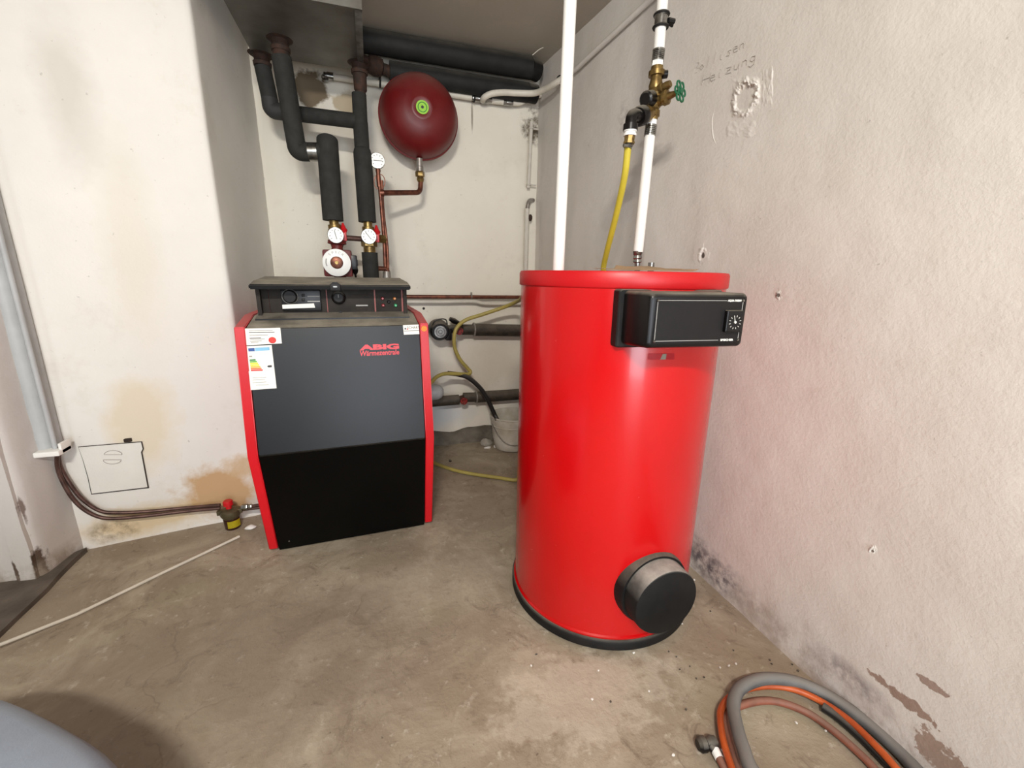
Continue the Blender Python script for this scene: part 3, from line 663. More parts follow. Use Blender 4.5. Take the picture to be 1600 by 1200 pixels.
# torn cardboard lying on the lid
bm = B(); nx, ny = 26, 20; G = []
def cb(i, j):
    u, v = i/nx, j/ny; x = 0.69+0.27*u; y = 1.12+0.22*v
    z = TH+0.004+0.004*abs(nz((x, y, 0), 9, 2))
    z += v*(0.020 if 0.35 < u < 0.86 else 0.007)*(0.85+0.3*nz((u, 0, 0), 4, 2))
    if u > 0.9: z += 0.006*(u-0.9)/0.1
    return (x+0.012*nz((u*3, v, 1), 3, 4)*(1 if j in (0, ny) or i in (0, nx) else 0), y+(0.018*nz((u*6, v, 0), 2, 9) if j in (0, ny) else 0), z)
G = [[bm.verts.new(cb(i, j)) for j in range(ny+1)] for i in range(nx+1)]
for i in range(nx):
    for j in range(ny): bm.faces.new((G[i][j], G[i+1][j], G[i+1][j+1], G[i][j+1]))
bmesh.ops.solidify(bm, geom=list(bm.faces), thickness=-0.003)
one('cardboard_sheet', bm, 'cardboard', 'torn sheet of brown cardboard lying on top of the red tank', 'cardboard')

# ================================================================== SHEET METAL BOX UNDER THE CEILING
BXM = thing('sheet_metal_box', 'grey sheet metal box hanging from the ceiling above the boiler', 'metal box', (-0.22, 2.33, 2.13))
bm = B(); box(bm, -0.462, 0.014, 2.035, 2.60, 2.132, ZC); obj('body', bm, 'sheet_metal', BXM)
bm = B(); box(bm, 0.002, 0.030, 2.03, 2.605, 2.125, 2.133); box(bm, 0.014, 0.018, 2.03, 2.605, 2.13, 2.24); obj('edge_angle', bm, 'galvanised', BXM)
bm = B(); box(bm, -0.466, 0.03, 2.026, 2.037, 2.122, 2.175); obj('front_lip', bm, 'sheet_metal', BXM)
for k, (x, y) in enumerate(((-0.316, 2.40), (-0.425, 2.585), (0.008, 2.515))):
    bm = B(); spool(bm, (x, y, 2.136), (x, y, 2.085), [(0, 0.058), (0.10, 0.052), (0.16, 0.036), (0.6, 0.033), (0.7, 0.040), (1, 0.038)], 20); obj('socket', bm, 'rusty_iron', BXM)

# ================================================================== INSULATED PIPES
def rgroup(path, r, k=6): return corner(path, r, k)
YP = 2.40
A0 = V(-0.316, 2.40, 2.085); A1 = V(-0.288, YP, 1.690); A2 = V(-0.155, YP-0.01, 1.698); A3 = V(-0.157, YP-0.01, 1.395)
FPX1 = thing('insulated_pipe', 'dark grey foam insulated pipe stepping down from the metal box to the pump', 'pipe', (A3.x, A3.y, A3.z))
bm = B(); tube(bm, corner([A0+V(0, 0, -0.02), A1, A1+(A2-A1)*0.36], 0.07, 8), 0.0405, 20); obj('foam_sleeve', bm, 'insulation', FPX1)
bm = B(); tube(bm, [A1+(A2-A1)*0.30, A1+(A2-A1)*0.66], 0.040, 24); obj('metal_band', bm, 'steel', FPX1, label='bare silver metal band')
bm = B(); tube(bm, [A1+(A2-A1)*0.62, A2+V(-0.02, 0, 0)], 0.037, 20); tube(bm, corner([A2+V(0, 0.01, 0.052), A2+V(0, 0, 0.03), A3], 0.01), 0.0475, 22)
spool(bm, A2+V(0, 0.005, 0.03), A2+V(0, 0.01, 0.075), [(0, 0.0475), (0.5, 0.043), (0.85, 0.032), (1, 0.02)], 22); obj('foam_sleeve', bm, 'insulation', FPX1)
bm = B(); spool(bm, A0+V(0, 0, 0.006), A0+V(0, 0, -0.06), [(0, 0.034), (0.4, 0.036), (0.45, 0.03), (1, 0.03)], 18); obj('bare_pipe', bm, 'rusty_iron', FPX1)
B0 = V(-0.425, 2.585, 2.085); B1 = V(-0.408, 2.575, 1.900); B2 = V(-0.02, 2.50, 1.875)
PB = thing('insulated_branch_pipe', 'foam insulated cross pipe behind, elbowing from the box to the straight pipe', 'pipe', (B1.x, B1.y, B1.z-0.05))
bm = B(); tube(bm, [B0+V(0, 0, -0.004), B1+V(0, 0, 0.045)], 0.036, 20); obj('foam_sleeve', bm, 'insulation', PB)
bm = B(); tube(bm, corner([B1+V(0, 0, 0.05), B1, B1+(B2-B1)*0.25], 0.045, 8), 0.037, 20); obj('elbow', bm, 'insulation_joint', PB)
bm = B(); tube(bm, [B1+(B2-B1)*0.22, B2], 0.034, 20); obj('foam_sleeve', bm, 'insulation', PB)
C0 = V(0.008, 2.515, 2.085); C1 = aty(566, 235, 2.47); C2 = aty(574, 347, 2.46)
PC = thing('insulated_straight_pipe', 'dark grey foam insulated pipe running straight down beside the expansion vessel', 'pipe', (C2.x, C2.y, 1.0))
bm = B(); spool(bm, C0+V(0, 0, 0.004), C0+V(0, -0.005, -0.14), [(0, 0.032), (0.5, 0.030), (0.55, 0.024), (1, 0.024)], 18); obj('bare_pipe', bm, 'rusty_iron', PC)
bm = B(); tube(bm, [aty(561, 147, 2.50), aty(563, 192, 2.495)], 0.034, 20); obj('foam_sleeve', bm, 'insulation', PC)
bm = B(); tube(bm, [aty(563, 191, 2.495), C1+V(0, 0.01, -0.02)], 0.0355, 20); obj('foam_sleeve', bm, 'insulation', PC)
bm = B(); spool(bm, C1+V(0, 0, 0.012), C2, [(0, 0.030), (0.02, 0.038), (0.07, 0.043), (0.12, 0.0435), (1, 0.0435)], 22); obj('foam_sleeve', bm, 'insulation', PC)
bm = B(); tube(bm, [aty(577.5, 394.5, 2.46), V(aty(578, 400, 2.46).x, 2.46, 0.985)], 0.040, 20); obj('foam_sleeve', bm, 'insulation', PC)

def dial_gauge(parent, c, r, needle, depth=0.02, lab=None, ticks=9):
    """round gauge facing -Y, centre of its glass at c"""
    c = Vector(c); bm = B(); spool(bm, c+V(0, depth, 0), c+V(0, -0.002, 0), [(0, r*0.8), (0.15, r), (0.9, r*1.02), (1, r*0.96)], 26); g = obj('dial_case', bm, 'steel', parent)
    bm = B(); cyl(bm, c+V(0, 0.001, 0), c+V(0, -0.0028, 0), r*0.92, 26); obj('dial_face', bm, 'dial_white', g)
    bm = B(); a = math.radians(needle); d = V(math.cos(a), 0, math.sin(a)); tube(bm, [c+d*r*0.62+V(0, -0.004, 0), c-d*r*0.5+V(0, -0.004, 0)], r*0.035, 6); obj('needle', bm, 'ink', g)
    for k in range(ticks):
        a = math.radians(-40+260*k/(ticks-1)); d = V(math.cos(a), 0, math.sin(a)); bm = B(); tube(bm, [c+d*r*0.62+V(0, -0.0034, 0), c+d*r*0.76+V(0, -0.0034, 0)], r*0.035, 5); obj('tick', bm, 'ink', g)
    return g
# left valve with thermometer
def ball_valve(label, top, bot, dialc, hand, needle, nut):
    top, bot = Vector(top), Vector(bot)
    o = thing('thermometer_valve', label, 'valve', (bot.x, bot.y, bot.z), 0)
    bm = B(); spool(bm, top, bot, [(0, 0.022), (0.22, 0.022), (0.24, 0.030), (0.42, 0.030), (0.45, 0.033), (0.8, 0.033), (0.84, 0.028), (1, 0.026)], 20); obj('body', bm, 'brass', o)
    if nut:
        bm = B(); hexnut(bm, bot+V(0, 0, 0.020), bot+V(0, 0, -0.012), 0.040); spool(bm, bot+V(0, 0, -0.01), bot+V(0, 0, -0.045), [(0, 0.030), (1, 0.030)], 20); obj('union_nut', bm, 'brass', o)
    dial_gauge(o, dialc, 0.037, needle)
    h = Vector(hand); bm = B(); tube(bm, [V(bot.x, bot.y, h.z-0.03), h+V(0, 0, -0.028)], 0.011, 10); box(bm, h.x-0.012, h.x+0.012, h.y-0.012, h.y+0.012, h.z-0.05, h.z-0.005, 0.004)
    spool(bm, h+V(0, 0, -0.012), h+V(-0.002, 0, 0.035), [(0, 0.013), (0.3, 0.019), (0.5, 0.012), (1, 0.004)], 10); obj('handle', bm, 'handle_red', o, label='red valve handle')
    return o
VT = aty(521, 343, YP); VB = aty(526.5, 377, YP)
ball_valve('brass valve with white thermometer dial directly above the red pump', VT, VB, aty(524.5, 367.5, YP-0.055), aty(537, 360, YP), 102, False)
VT2 = aty(574.5, 346, 2.46); VB2 = aty(577, 382, 2.46)
ball_valve('brass valve with white thermometer dial on the straight insulated pipe', VT2, VB2, aty(576.3, 369.3, 2.40), aty(589, 363, 2.46), 128, True)
# cross pipe between the valves
bm = B(); tube(bm, [aty(539, 371.5, YP+0.02), aty(566, 373.5, 2.44)], 0.013, 14); one('bypass_pipe', bm, 'old_copper', 'short horizontal bypass pipe joining the two thermometer valves', 'pipe')
# circulation pump
PQ = aty(528.5, 411, YP)
PU = thing('circulation_pump', 'small red circulation pump with white ring dial above the boiler', 'pump', (PQ.x, PQ.y, 0.985))
bm = B(); spool(bm, VB+V(0, 0, 0.004), V(PQ.x, YP, PQ.z+0.05), [(0, 0.042), (0.28, 0.044), (0.36, 0.030), (0.6, 0.026), (1, 0.030)], 20); obj('upper_flange', bm, 'pump_red', PU)
bm = B(); spool(bm, V(PQ.x+0.004, YP, PQ.z-0.04), V(PQ.x+0.008, YP, 0.985), [(0, 0.034), (0.25, 0.026), (0.7, 0.026), (0.75, 0.04), (1, 0.04)], 20); obj('lower_flange', bm, 'pump_red', PU)
bm = B(); box(bm, PQ.x-0.066, PQ.x+0.066, YP-0.05, YP+0.05, PQ.z-0.066, PQ.z+0.062, 0.01); spool(bm, V(PQ.x, YP-0.03, PQ.z), V(PQ.x, YP-0.085, PQ.z), [(0, 0.066), (0.9, 0.064), (1, 0.058)], 30); obj('motor', bm, 'pump_red', PU)
bm = B(); c = V(PQ.x-0.001, YP-0.088, PQ.z)
spool(bm, c+V(0, 0.008, 0), c, [(0, 0.064), (0.8, 0.064), (1, 0.061)], 36); DR = obj('dial_ring', bm, 'dial_white', PU, label='white ring label')
bm = B(); spool(bm, c+V(0, 0.002, 0), c+V(0, -0.006, 0), [(0, 0.030), (0.7, 0.028), (1, 0.022)], 26); obj('cap', bm, 'copper', PU)
bm = B(); spool(bm, c+V(0, -0.005, 0), c+V(0, -0.009, 0), [(0, 0.010), (1, 0.008)], 16); obj('screw', bm, 'brass', PU)
for i, ch in enumerate('SPECK'):
    a = math.radians(128-19*i); bm = text_bm(ch, 0.017, 0.0003); bm.transform(Matrix.Rotation(-(a-PI/2), 4, 'Y')); bm.transform(Matrix.Translation(c+V(0.047*math.cos(a), -0.0006, 0.047*math.sin(a)))); obj('letter', bm, 'ink_light', DR)
bm = B(); tube(bm, [c+V(0.048*math.cos(math.radians(t)), -0.0005, 0.048*math.sin(math.radians(t))) for t in range(158, 206, 6)], 0.0028, 6); obj('scale_mark', bm, 'ink_light', DR)
a, b = aty(545, 399, YP), aty(559, 422, YP); bm = B(); box(bm, a.x-0.006, b.x, YP-0.045, YP+0.025, b.z, a.z, 0.006); box(bm, b.x-0.004, b.x+0.003, YP-0.03, YP+0.01, b.z+0.02, a.z-0.02, 0.002); PW = obj('terminal_box', bm, 'plastic_black', PU)
bm = B(); p = V((a.x+b.x)/2+0.006, YP-0.01, b.z); spool(bm, p+V(0, 0, 0.004), p+V(0, 0, -0.022), [(0, 0.016), (0.6, 0.013), (1, 0.006)], 12); tube(bm, [p+V(0, 0, -0.02), p+V(0.004, 0.01, -0.06), p+V(0.004, 0.03, -0.13)], 0.005, 8); obj('cable_gland', bm, 'plastic_black', PW)

# ================================================================== COPPER RISER, GAUGE, EXPANSION VESSEL
YR = 2.47
R0 = aty(591, 268, YR); R1 = aty(594, 300, YR); R2 = aty(602.5, 428, YR)
RS = thing('copper_riser', 'thin brown copper riser with pressure gauge beside the straight insulated pipe', 'pipe', (R2.x, R2.y, R2.z))
bm = B(); tube(bm, [R0, R1, aty(600, 372, YR), R2], 0.0095, 12); obj('riser_pipe', bm, 'copper', RS)
bm = B(); tube(bm, smooth([aty(596.5, 282, YR+0.005), aty(599, 330, YR+0.01), aty(605, 385, YR), aty(606.5, 428, YR)]), 0.007, 10); obj('second_pipe', bm, 'copper', RS)
bm = B(); spool(bm, aty(590.4, 260, YR), aty(592, 292, YR), [(0, 0.009), (0.2, 0.013), (0.35, 0.010), (0.6, 0.011), (1, 0.0095)], 14); obj('gauge_socket', bm, 'copper', RS)
dial_gauge(RS, aty(589.5, 251, YR-0.01), 0.037, 0, 0.022)
bm = B(); tube(bm, [aty(593+8.5*math.cos(t), 284+12*math.sin(t), YR+0.004) for t in [2*PI*i/24 for i in range(24)]], 0.0022, 6, closed=True); obj('capillary_loop', bm, 'copper', RS)
bm = B(); hexnut(bm, aty(592, 373, 2.45), aty(601, 374, YR), 0.022); obj('brass_union', bm, 'brass', RS)
bm = B(); tube(bm, corner([aty(591, 419.5, 2.46), aty(606, 420, YR), V(aty(606, 425, YR).x, YR, 1.11)], 0.02), 0.012, 12); obj('elbow', bm, 'copper', RS)
bm = B(); spool(bm, aty(604, 424, YR), V(aty(604, 424, YR).x, YR, 0.985), [(0, 0.02), (0.3, 0.024), (0.5, 0.018), (1, 0.018)], 14); obj('foot_fitting', bm, 'zinc_pipe', RS)
VC = V(0.303, 2.65, 1.974)
EV = thing('expansion_vessel', 'dark red round expansion vessel mounted on the back wall', 'pressure vessel', (VC.x, 2.83, 1.75))
bm = B()
spool(bm, V(VC.x, 2.822, VC.z), V(VC.x, 2.490, VC.z), [(0, 0.06), (0.02, 0.12), (0.10, 0.165), (0.22, 0.192), (0.36, 0.2035), (0.48, 0.2065), (0.53, 0.2065), (0.56, 0.204), (0.66, 0.196), (0.76, 0.178), (0.84, 0.152), (0.90, 0.120), (0.935, 0.085), (0.955, 0.062), (0.965, 0.055), (0.972, 0.048), (0.962, 0.036), (0.962, 0.02)], 64); SH = obj('shell', bm, 'vessel_red', EV, angle=60)
bm = B(); spool(bm, V(VC.x, 2.682, VC.z), V(VC.x, 2.652, VC.z), [(0, 0.206), (0.15, 0.2125), (0.42, 0.2135), (0.5, 0.2085), (0.58, 0.2135), (0.85, 0.2125), (1, 0.205)], 64); obj('seam', bm, 'vessel_red', EV)
bm = B(); cyl(bm, V(VC.x, 2.505, VC.z), V(VC.x, 2.4985, VC.z), 0.032, 26); obj('sticker', bm, 'sticker_green', SH, label='round lime green sticker')
bm = B(); torus(bm, V(VC.x, 2.4985, VC.z), (0, 1, 0), 0.022, 0.002, 24, 6); obj('sticker_ring', bm, 'print_dgreen', SH)
bm = B(); cyl(bm, V(VC.x, 2.500, VC.z), V(VC.x, 2.496, VC.z), 0.007, 14); obj('centre_mark', bm, 'ink', SH)
N0 = aty(655.5, 254, 2.64); N1 = aty(656, 268, 2.64)
VPp = thing('vessel_connection_pipe', 'copper pipe with brass union feeding the bottom of the red expansion vessel', 'pipe', (0.15, 2.55, 1.55))
bm = B(); spool(bm, N0+V(0, 0, 0.02), N1, [(0, 0.017), (0.6, 0.017), (0.65, 0.020), (1, 0.020)], 16); obj('nipple', bm, 'zinc_pipe', VPp)
bm = B(); hexnut(bm, N1, N1+V(0, 0, -0.028), 0.025); spool(bm, N1+V(0, 0, -0.026), N1+V(0.003, 0, -0.055), [(0, 0.016), (0.5, 0.021), (1, 0.015)], 14); obj('union_nut', bm, 'brass', VPp)
bm = B(); tube(bm, corner([N1+V(0.003, 0, -0.05), aty(656.5, 301, 2.63), aty(595, 301.5, YR)], 0.04, 8), 0.0135, 14); obj('copper_pipe', bm, 'copper', VPp)
bm = B(); spool(bm, aty(600, 301.5, YR), aty(594, 301.5, YR), [(0, 0.017), (1, 0.017)], 14); obj('tee', bm, 'copper', VPp)

# ================================================================== CEILING PIPES
def ceiling_pipe(name, label, p0, p1, r, stub=True):
    o = thing(name, label, 'pipe', ((p0.x+p1.x)/2, p0.y, p0.z-r), group=None)
    bm = B(); tube(bm, [p0, p0+(p1-p0)*0.93], r, 22); obj('foam_sleeve', bm, 'dark_insulation', o)
    return o
p0, p1 = V(0.035, 2.715, 2.318), V(1.03, 2.715, 2.318)
U1 = ceiling_pipe('ceiling_pipe', 'upper of two thick dark insulated pipes under the ceiling at the back wall', p0, p1, 0.056)
bm = B(); tube(bm, [p0+(p1-p0)*0.93-V(0.01, 0, 0), p0+(p1-p0)*0.93+V(0.05, 0.02, -0.003)], 0.052, 20); obj('torn_end', bm, 'rubber_black', U1)
p0, p1 = V(0.165, 2.755, 2.208), V(1.02, 2.76, 2.208)
U2 = ceiling_pipe('ceiling_pipe', 'lower of two thick dark insulated pipes, with bare rusty fitting at its end', p0, p1, 0.052)
bm = B(); tube(bm, [p0+(p1-p0)*0.93-V(0.01, 0, 0), p0+(p1-p0)*0.93+V(0.055, 0.005, 0)], 0.050, 20); obj('torn_end', bm, 'rubber_black', U2)
bm = B(); spool(bm, p0+V(0.005, 0, 0), p0+V(-0.155, -0.03, 0.022), [(0, 0.030), (0.25, 0.028), (0.3, 0.042), (0.5, 0.048), (0.7, 0.042), (0.75, 0.032), (1, 0.032)], 18); obj('rusty_fitting', bm, 'rusty_iron', U2)
bm = B(); tube(bm, smooth([aty(832, 86, 2.6), aty(845, 76, 2.6), aty(860, 72, 2.62), aty(873, 72, 2.66)]), 0.0022, 6); one('loose_wire', bm, 'white_pipe_old', 'thin loose white wire arching at the ceiling corner', 'wire')

# ================================================================== WHITE PIPES ON THE BACK WALL
WY = 2.79
WP = thing('wall_pipe', 'white composite pipe clipped along the back wall behind the expansion vessel', 'pipe', (0.3, WY, 2.0))
bm = B(); tube(bm, [aty(520, 120, WY), aty(737, 153, WY)], 0.0155, 14); obj('pipe_run', bm, 'white_pipe_old', WP)
bm = B(); spool(bm, aty(506, 117.5, WY), aty(521, 120, WY), [(0, 0.016), (0.3, 0.016), (0.35, 0.019), (1, 0.019)], 14); spool(bm, aty(507, 117.5, WY), aty(508.5, 127, WY), [(0, 0.015), (0.4, 0.018), (0.6, 0.014), (1, 0.018)], 12); obj('end_fitting', bm, 'steel', WP)
for px, py in ((594, 130), (741, 153.5)):
    q = aty(px, py, WY); bm = B(); torus(bm, q, (1, 0, -0.1), 0.0185, 0.005, 20, 6); box(bm, q.x-0.007, q.x+0.007, WY+0.015, 2.84, q.z-0.006, q.z+0.006); box(bm, q.x-0.006, q.x+0.006, WY-0.012, WY+0.01, q.z+0.018, q.z+0.034, 0.002); obj('pipe_clip', bm, 'rubber_black', WP)
bm = B(); spool(bm, aty(738, 153, WY), aty(768, 157, WY), [(0, 0.016), (0.2, 0.020), (0.35, 0.017), (0.5, 0.024), (0.75, 0.024), (0.85, 0.018), (1, 0.018)], 14); obj('tee_fitting', bm, 'steel', WP)
bm = B(); tube(bm, [aty(767, 157, WY), aty(788, 160, WY)], 0.0165, 14); obj('pipe_run', bm, 'white_pipe_old', WP)
bm = B(); spool(bm, aty(786, 159.5, WY), aty(801, 161, WY), [(0, 0.019), (0.3, 0.019), (0.35, 0.017), (0.6, 0.019), (1, 0.018)], 14); obj('press_fitting', bm, 'steel', WP)
bm = B(); tube(bm, smooth([aty(800, 161, WY), aty(812, 161, WY), aty(824, 155, WY-0.01), aty(835, 150, WY-0.01), aty(844, 149, WY)]), 0.015, 14); obj('bent_pipe', bm, 'white_pipe_old', WP)
# loop that swings round the corner onto the right wall
wl = lambda px, py, off: (lambda q: V(q.x, q.y, q.z))(rightpoint(px, py, off))
def rightpoint(px, py, off=0.0):
    """point on the bent rear part of the right wall, off metres in front of it"""
    d = ray(px, py); k = 0.098
    # x = RWX-off-k*(y-1.55)
    t = (RWX-off+k*1.55)/(d.x+k*d.y); q = CAM+d*t
    if q.y < 1.55: t = (RWX-off)/d.x; q = CAM+d*t
    return q
LPp = thing('corner_loop_pipe', 'white pipe looping round the corner onto the right wall', 'pipe', (0.9, 2.72, 2.0))
lpts = [aty(754, 157, WY-0.01), aty(757, 152, WY-0.055), aty(768, 146.5, WY-0.075), aty(786, 144.5, WY-0.08), aty(810, 145.5, 2.70), aty(835, 145.5, 2.66), aty(852, 139, 2.58), aty(866, 131, 2.50), rightpoint(882, 121, 0.035)]
bm = B(); tube(bm, smooth(lpts), 0.0165, 14); obj('bent_pipe', bm, 'white_pipe_old', LPp)
bm = B(); tube(bm, [rightpoint(881, 121.5, 0.034), rightpoint(900, 108, 0.024), rightpoint(1018, -2, 0.02), V(RWX-0.02, 1.5, rightpoint(1018, -2).z), V(RWX-0.02, -2.7, rightpoint(1018, -2).z)], 0.012, 12); obj('wall_run', bm, 'wall_right_paint', LPp)
q = rightpoint(876, 125, 0.035); bm = B(); torus(bm, q, (0.1, 1, 0), 0.021, 0.004, 20, 6); box(bm, q.x+0.015, q.x+0.05, q.y-0.006, q.y+0.006, q.z+0.004, q.z+0.014); obj('pipe_clip', bm, 'rubber_black', LPp)
# painted pipes in the corner
CPp = thing('corner_pipe', 'thin painted white pipe with clips running up the back corner', 'pipe', (1.0, 2.8, 1.3))
bm = B(); tube(bm, [aty(830.5, 190, 2.79), aty(825.5, 294, 2.79)], 0.011, 12); obj('pipe_run', bm, 'painted_pipe', CPp)
for px, py in ((832, 201), (828, 289)):
    q = aty(px, py, 2.788); bm = B(); torus(bm, q-V(0.008, 0, 0), (0, 0, 1), 0.0135, 0.004, 16, 6); tube(bm, [q, q+V(0.04, 0.0, 0)], 0.005, 8); obj('clip', bm, 'painted_pipe', CPp)
CP2 = thing('corner_elbow_pipe', 'rust stained white pipe with hooked elbow low in the back corner', 'pipe', (0.98, 2.79, 0.6))
bm = B(); tube(bm, corner([aty(833, 313, 2.83), aty(826, 313, 2.785), aty(823.5, 330, 2.785)], 0.03, 6), 0.013, 12); obj('elbow', bm, 'zinc_pipe', CP2)
bm = B(); tube(bm, [aty(823.5, 326, 2.785), aty(821, 425, 2.785), V(aty(821, 425, 2.785).x-0.005, 2.785, 0.9)], 0.0155, 12); obj('pipe_run', bm, 'painted_pipe', CP2)
q = aty(827.5, 340, 2.785); bm = B(); spool(bm, q+V(0, 0, 0.018), q+V(0, 0, -0.02), [(0, 0.012), (0.3, 0.018), (0.7, 0.018), (1, 0.012)], 12); obj('rusty_clip', bm, 'rusty_iron', CP2)

# ================================================================== PIPES RISING FROM THE TANK
TPt = aty(872.5, 418, 1.34)
bm = B(); tube(bm, [V(TPt.x, TPt.y, TH), V(TPt.x+0.005, TPt.y, ZC)], 0.0185, 18); one('standing_pipe', bm, 'white_pipe', 'plain white plastic pipe rising from the tank lid to the ceiling', 'pipe')
WXp, WYp = 0.925, 1.40
def rp(px, py): return aty(px, py, WYp)
RI = thing('riser_pipe', 'white composite riser with brass mixing valve and green hand wheel', 'pipe', (WXp, WYp, TH))
def seg(pa, pb, r, mat, name, n=16, prof=None):
    bm = B(); spool(bm, rp(*pa), rp(*pb), prof or [(0, r), (1, r)], n); return obj(name, bm, mat, RI)
bm = B(); spool(bm, V(rp(996.5, 414).x, WYp, TH), rp(996.5, 392), [(0, 0.010), (0.45, 0.010), (0.5, 0.016), (0.62, 0.0135), (0.68, 0.016), (0.8, 0.0135), (0.86, 0.016), (1, 0.017)], 14); obj('press_fitting', bm, 'steel', RI)
seg((997, 394), (1015.5, 212), 0.0175, 'white_pipe', 'pipe_run')
ribs = [(0, 0.0195)]+[(t, r) for k in range(5) for t, r in ((0.1+k*0.16, 0.0195), (0.16+k*0.16, 0.017), (0.2+k*0.16, 0.0195))]+[(1, 0.0195)]
seg((1015, 213), (1017.5, 196), 0.019, 'steel', 'press_fitting', prof=ribs)
seg((1017.5, 196), (1018.8, 187), 0.0165, 'dial_white', 'plastic_collar')
br = seg((1018.5, 188), (1020.5, 165), 0.024, 'brass', 'brass_tee', prof=[(0, 0.018), (0.2, 0.020), (0.25, 0.024), (0.6, 0.024), (0.7, 0.020), (1, 0.020)])
seg((1020, 170), (1024, 140), 0.02, 'brass', 'valve_body', prof=[(0, 0.020), (0.15, 0.026), (0.4, 0.027), (0.6, 0.022), (0.75, 0.026), (1, 0.022)])
seg((1024, 142), (1026.8, 104), 0.02, 'brass', 'check_valve', prof=[(0, 0.020), (0.2, 0.023), (0.5, 0.018), (0.58, 0.018), (0.60, 0.026), (0.8, 0.026), (0.82, 0.020), (1, 0.019)])
seg((1026.6, 105), (1027.8, 95), 0.0185, 'dial_white', 'plastic_collar', n=6)
seg((1027.6, 96), (1029.6, 78), 0.019, 'steel', 'press_fitting', prof=ribs)
bm = B(); q = rp(1029.3, 80); tube(bm, [q, rp(1035.3, 0), V(rp(1037, -10).x, WYp, ZC)], 0.0175, 16); obj('pipe_run', bm, 'white_pipe', RI)
# bonnets and hand wheel
bm = B(); q = rp(1024, 145); spool(bm, q, q+V(0.020, -0.050, 0.012), [(0, 0.018), (0.5, 0.018), (0.55, 0.013), (0.8, 0.013), (1, 0.010)], 14); obj('bonnet', bm, 'brass', RI)
bm = B(); q = rp(1022, 160); q2 = q+V(0.030, -0.075, 0.006); spool(bm, q, q2, [(0, 0.020), (0.4, 0.019), (0.45, 0.023), (0.6, 0.023), (0.65, 0.012), (1, 0.008)], 14); obj('bonnet', bm, 'brass', RI)
ax = (q2-q).normalized(); hc = q2+ax*0.012; u, v = frame_of(ax)
bm = B(); n6 = 6
for k in range(n6):
    a = 2*PI*k/n6; c = hc+(u*math.cos(a)+v*math.sin(a))*0.020; torus(bm, c, ax, 0.0098, 0.0032, 14, 6)
spool(bm, hc-ax*0.006, hc+ax*0.006, [(0, 0.010), (1, 0.009)], 12); obj('hand_wheel', bm, 'green_wheel', RI, label='green lobed hand wheel')
bm = B(); q = rp(1021, 155); spool(bm, q, q+V(-0.045, -0.02, -0.012), [(0, 0.018), (0.3, 0.019), (0.35, 0.026), (0.9, 0.024), (1, 0.018)], 16); obj('adjusting_knob', bm, 'plastic_black', RI)
bm = B(); q = rp(1026, 117); spool(bm, q, q+V(0.032, -0.012, 0.002), [(0, 0.010), (0.5, 0.010), (0.55, 0.013), (1, 0.012)], 12); obj('side_plug', bm, 'plastic_black', RI)
# wall clamp
q = rp(1033, 33); bm = B(); torus(bm, q+V(0, 0, 0.016), (0, 0, 1), 0.020, 0.004, 20, 6); torus(bm, q+V(0, 0, -0.016), (0, 0, 1), 0.020, 0.004, 20, 6); cyl(bm, q+V(0, 0, -0.014), q+V(0, 0, 0.014), 0.0205, 20)
CL = obj('pipe_clamp', bm, 'steel', RI); 
for dz in (-0.017, 0.017):
    bm = B(); torus(bm, q+V(0, 0, dz), (0, 0, 1), 0.0215, 0.0045, 20, 6); obj('rubber_edge', bm, 'rubber_black', CL)
bm = B(); tube(bm, [q+V(0.02, 0, 0), q+V(0.05, 0.01, 0)], 0.005, 8); spool(bm, q+V(0.018, -0.012, 0), q+V(0.040, -0.012, 0.0), [(0, 0.008), (1, 0.008)], 8); obj('bolt', bm, 'rubber_black', CL)
# drain branch with black hose elbow
b0 = rp(1019, 175); b1 = aty(1003, 181, 1.372); b2 = aty(990, 184, 1.352)
bm = B(); spool(bm, b0, b1, [(0, 0.020), (0.5, 0.021), (0.55, 0.026), (1, 0.026)], 16); obj('branch', bm, 'brass', RI)
HE = thing('hose_coupling', 'black plastic elbow coupling joining the brass valve to the yellow hose', 'hose coupling', (b2.x, b2.y, b2.z-0.15))
bm = B(); spool(bm, b1+(b0-b1)*0.15, b1+(b2-b1)*0.45, [(0, 0.027), (0.2, 0.030), (0.8, 0.030), (1, 0.026)], 18); obj('ring_nut', bm, 'plastic_black', HE)
e0, e1 = aty(986.5, 180, 1.345), aty(985, 202, 1.345)
bm = B(); tube(bm, corner([b1+(b2-b1)*0.3, aty(987, 178, 1.35), e1], 0.028, 8), 0.0185, 16); spool(bm, e1+V(0, 0, 0.014), e1+V(0, 0, -0.004), [(0, 0.023), (1, 0.0235)], 16); obj('elbow', bm, 'plastic_black', HE)
e2 = aty(984, 213, 1.345); bm = B(); spool(bm, e1, e2, [(0, 0.021), (0.35, 0.021), (0.4, 0.017), (0.62, 0.017), (0.66, 0.0205), (1, 0.0205)], 16); obj('white_collar', bm, 'dial_white', HE)
e3 = aty(982.5, 225, 1.345); bm = B(); spool(bm, e2, e3, [(0, 0.017), (0.7, 0.016), (0.75, 0.019), (1, 0.018)], 8); obj('hose_tail', bm, 'brass', HE)
bm = B(); e4 = aty(981, 232, 1.345); spool(bm, e3, e4, [(0, 0.010), (1, 0.0125)], 12); torus(bm, e4+V(0, 0, 0.006), (0, 0, 1), 0.0125, 0.003, 16, 6); spool(bm, e4+V(-0.008, -0.012, 0.004), e4+V(-0.024, -0.012, 0.004), [(0, 0.005), (1, 0.005)], 8); obj('hose_clip', bm, 'galvanised', HE)
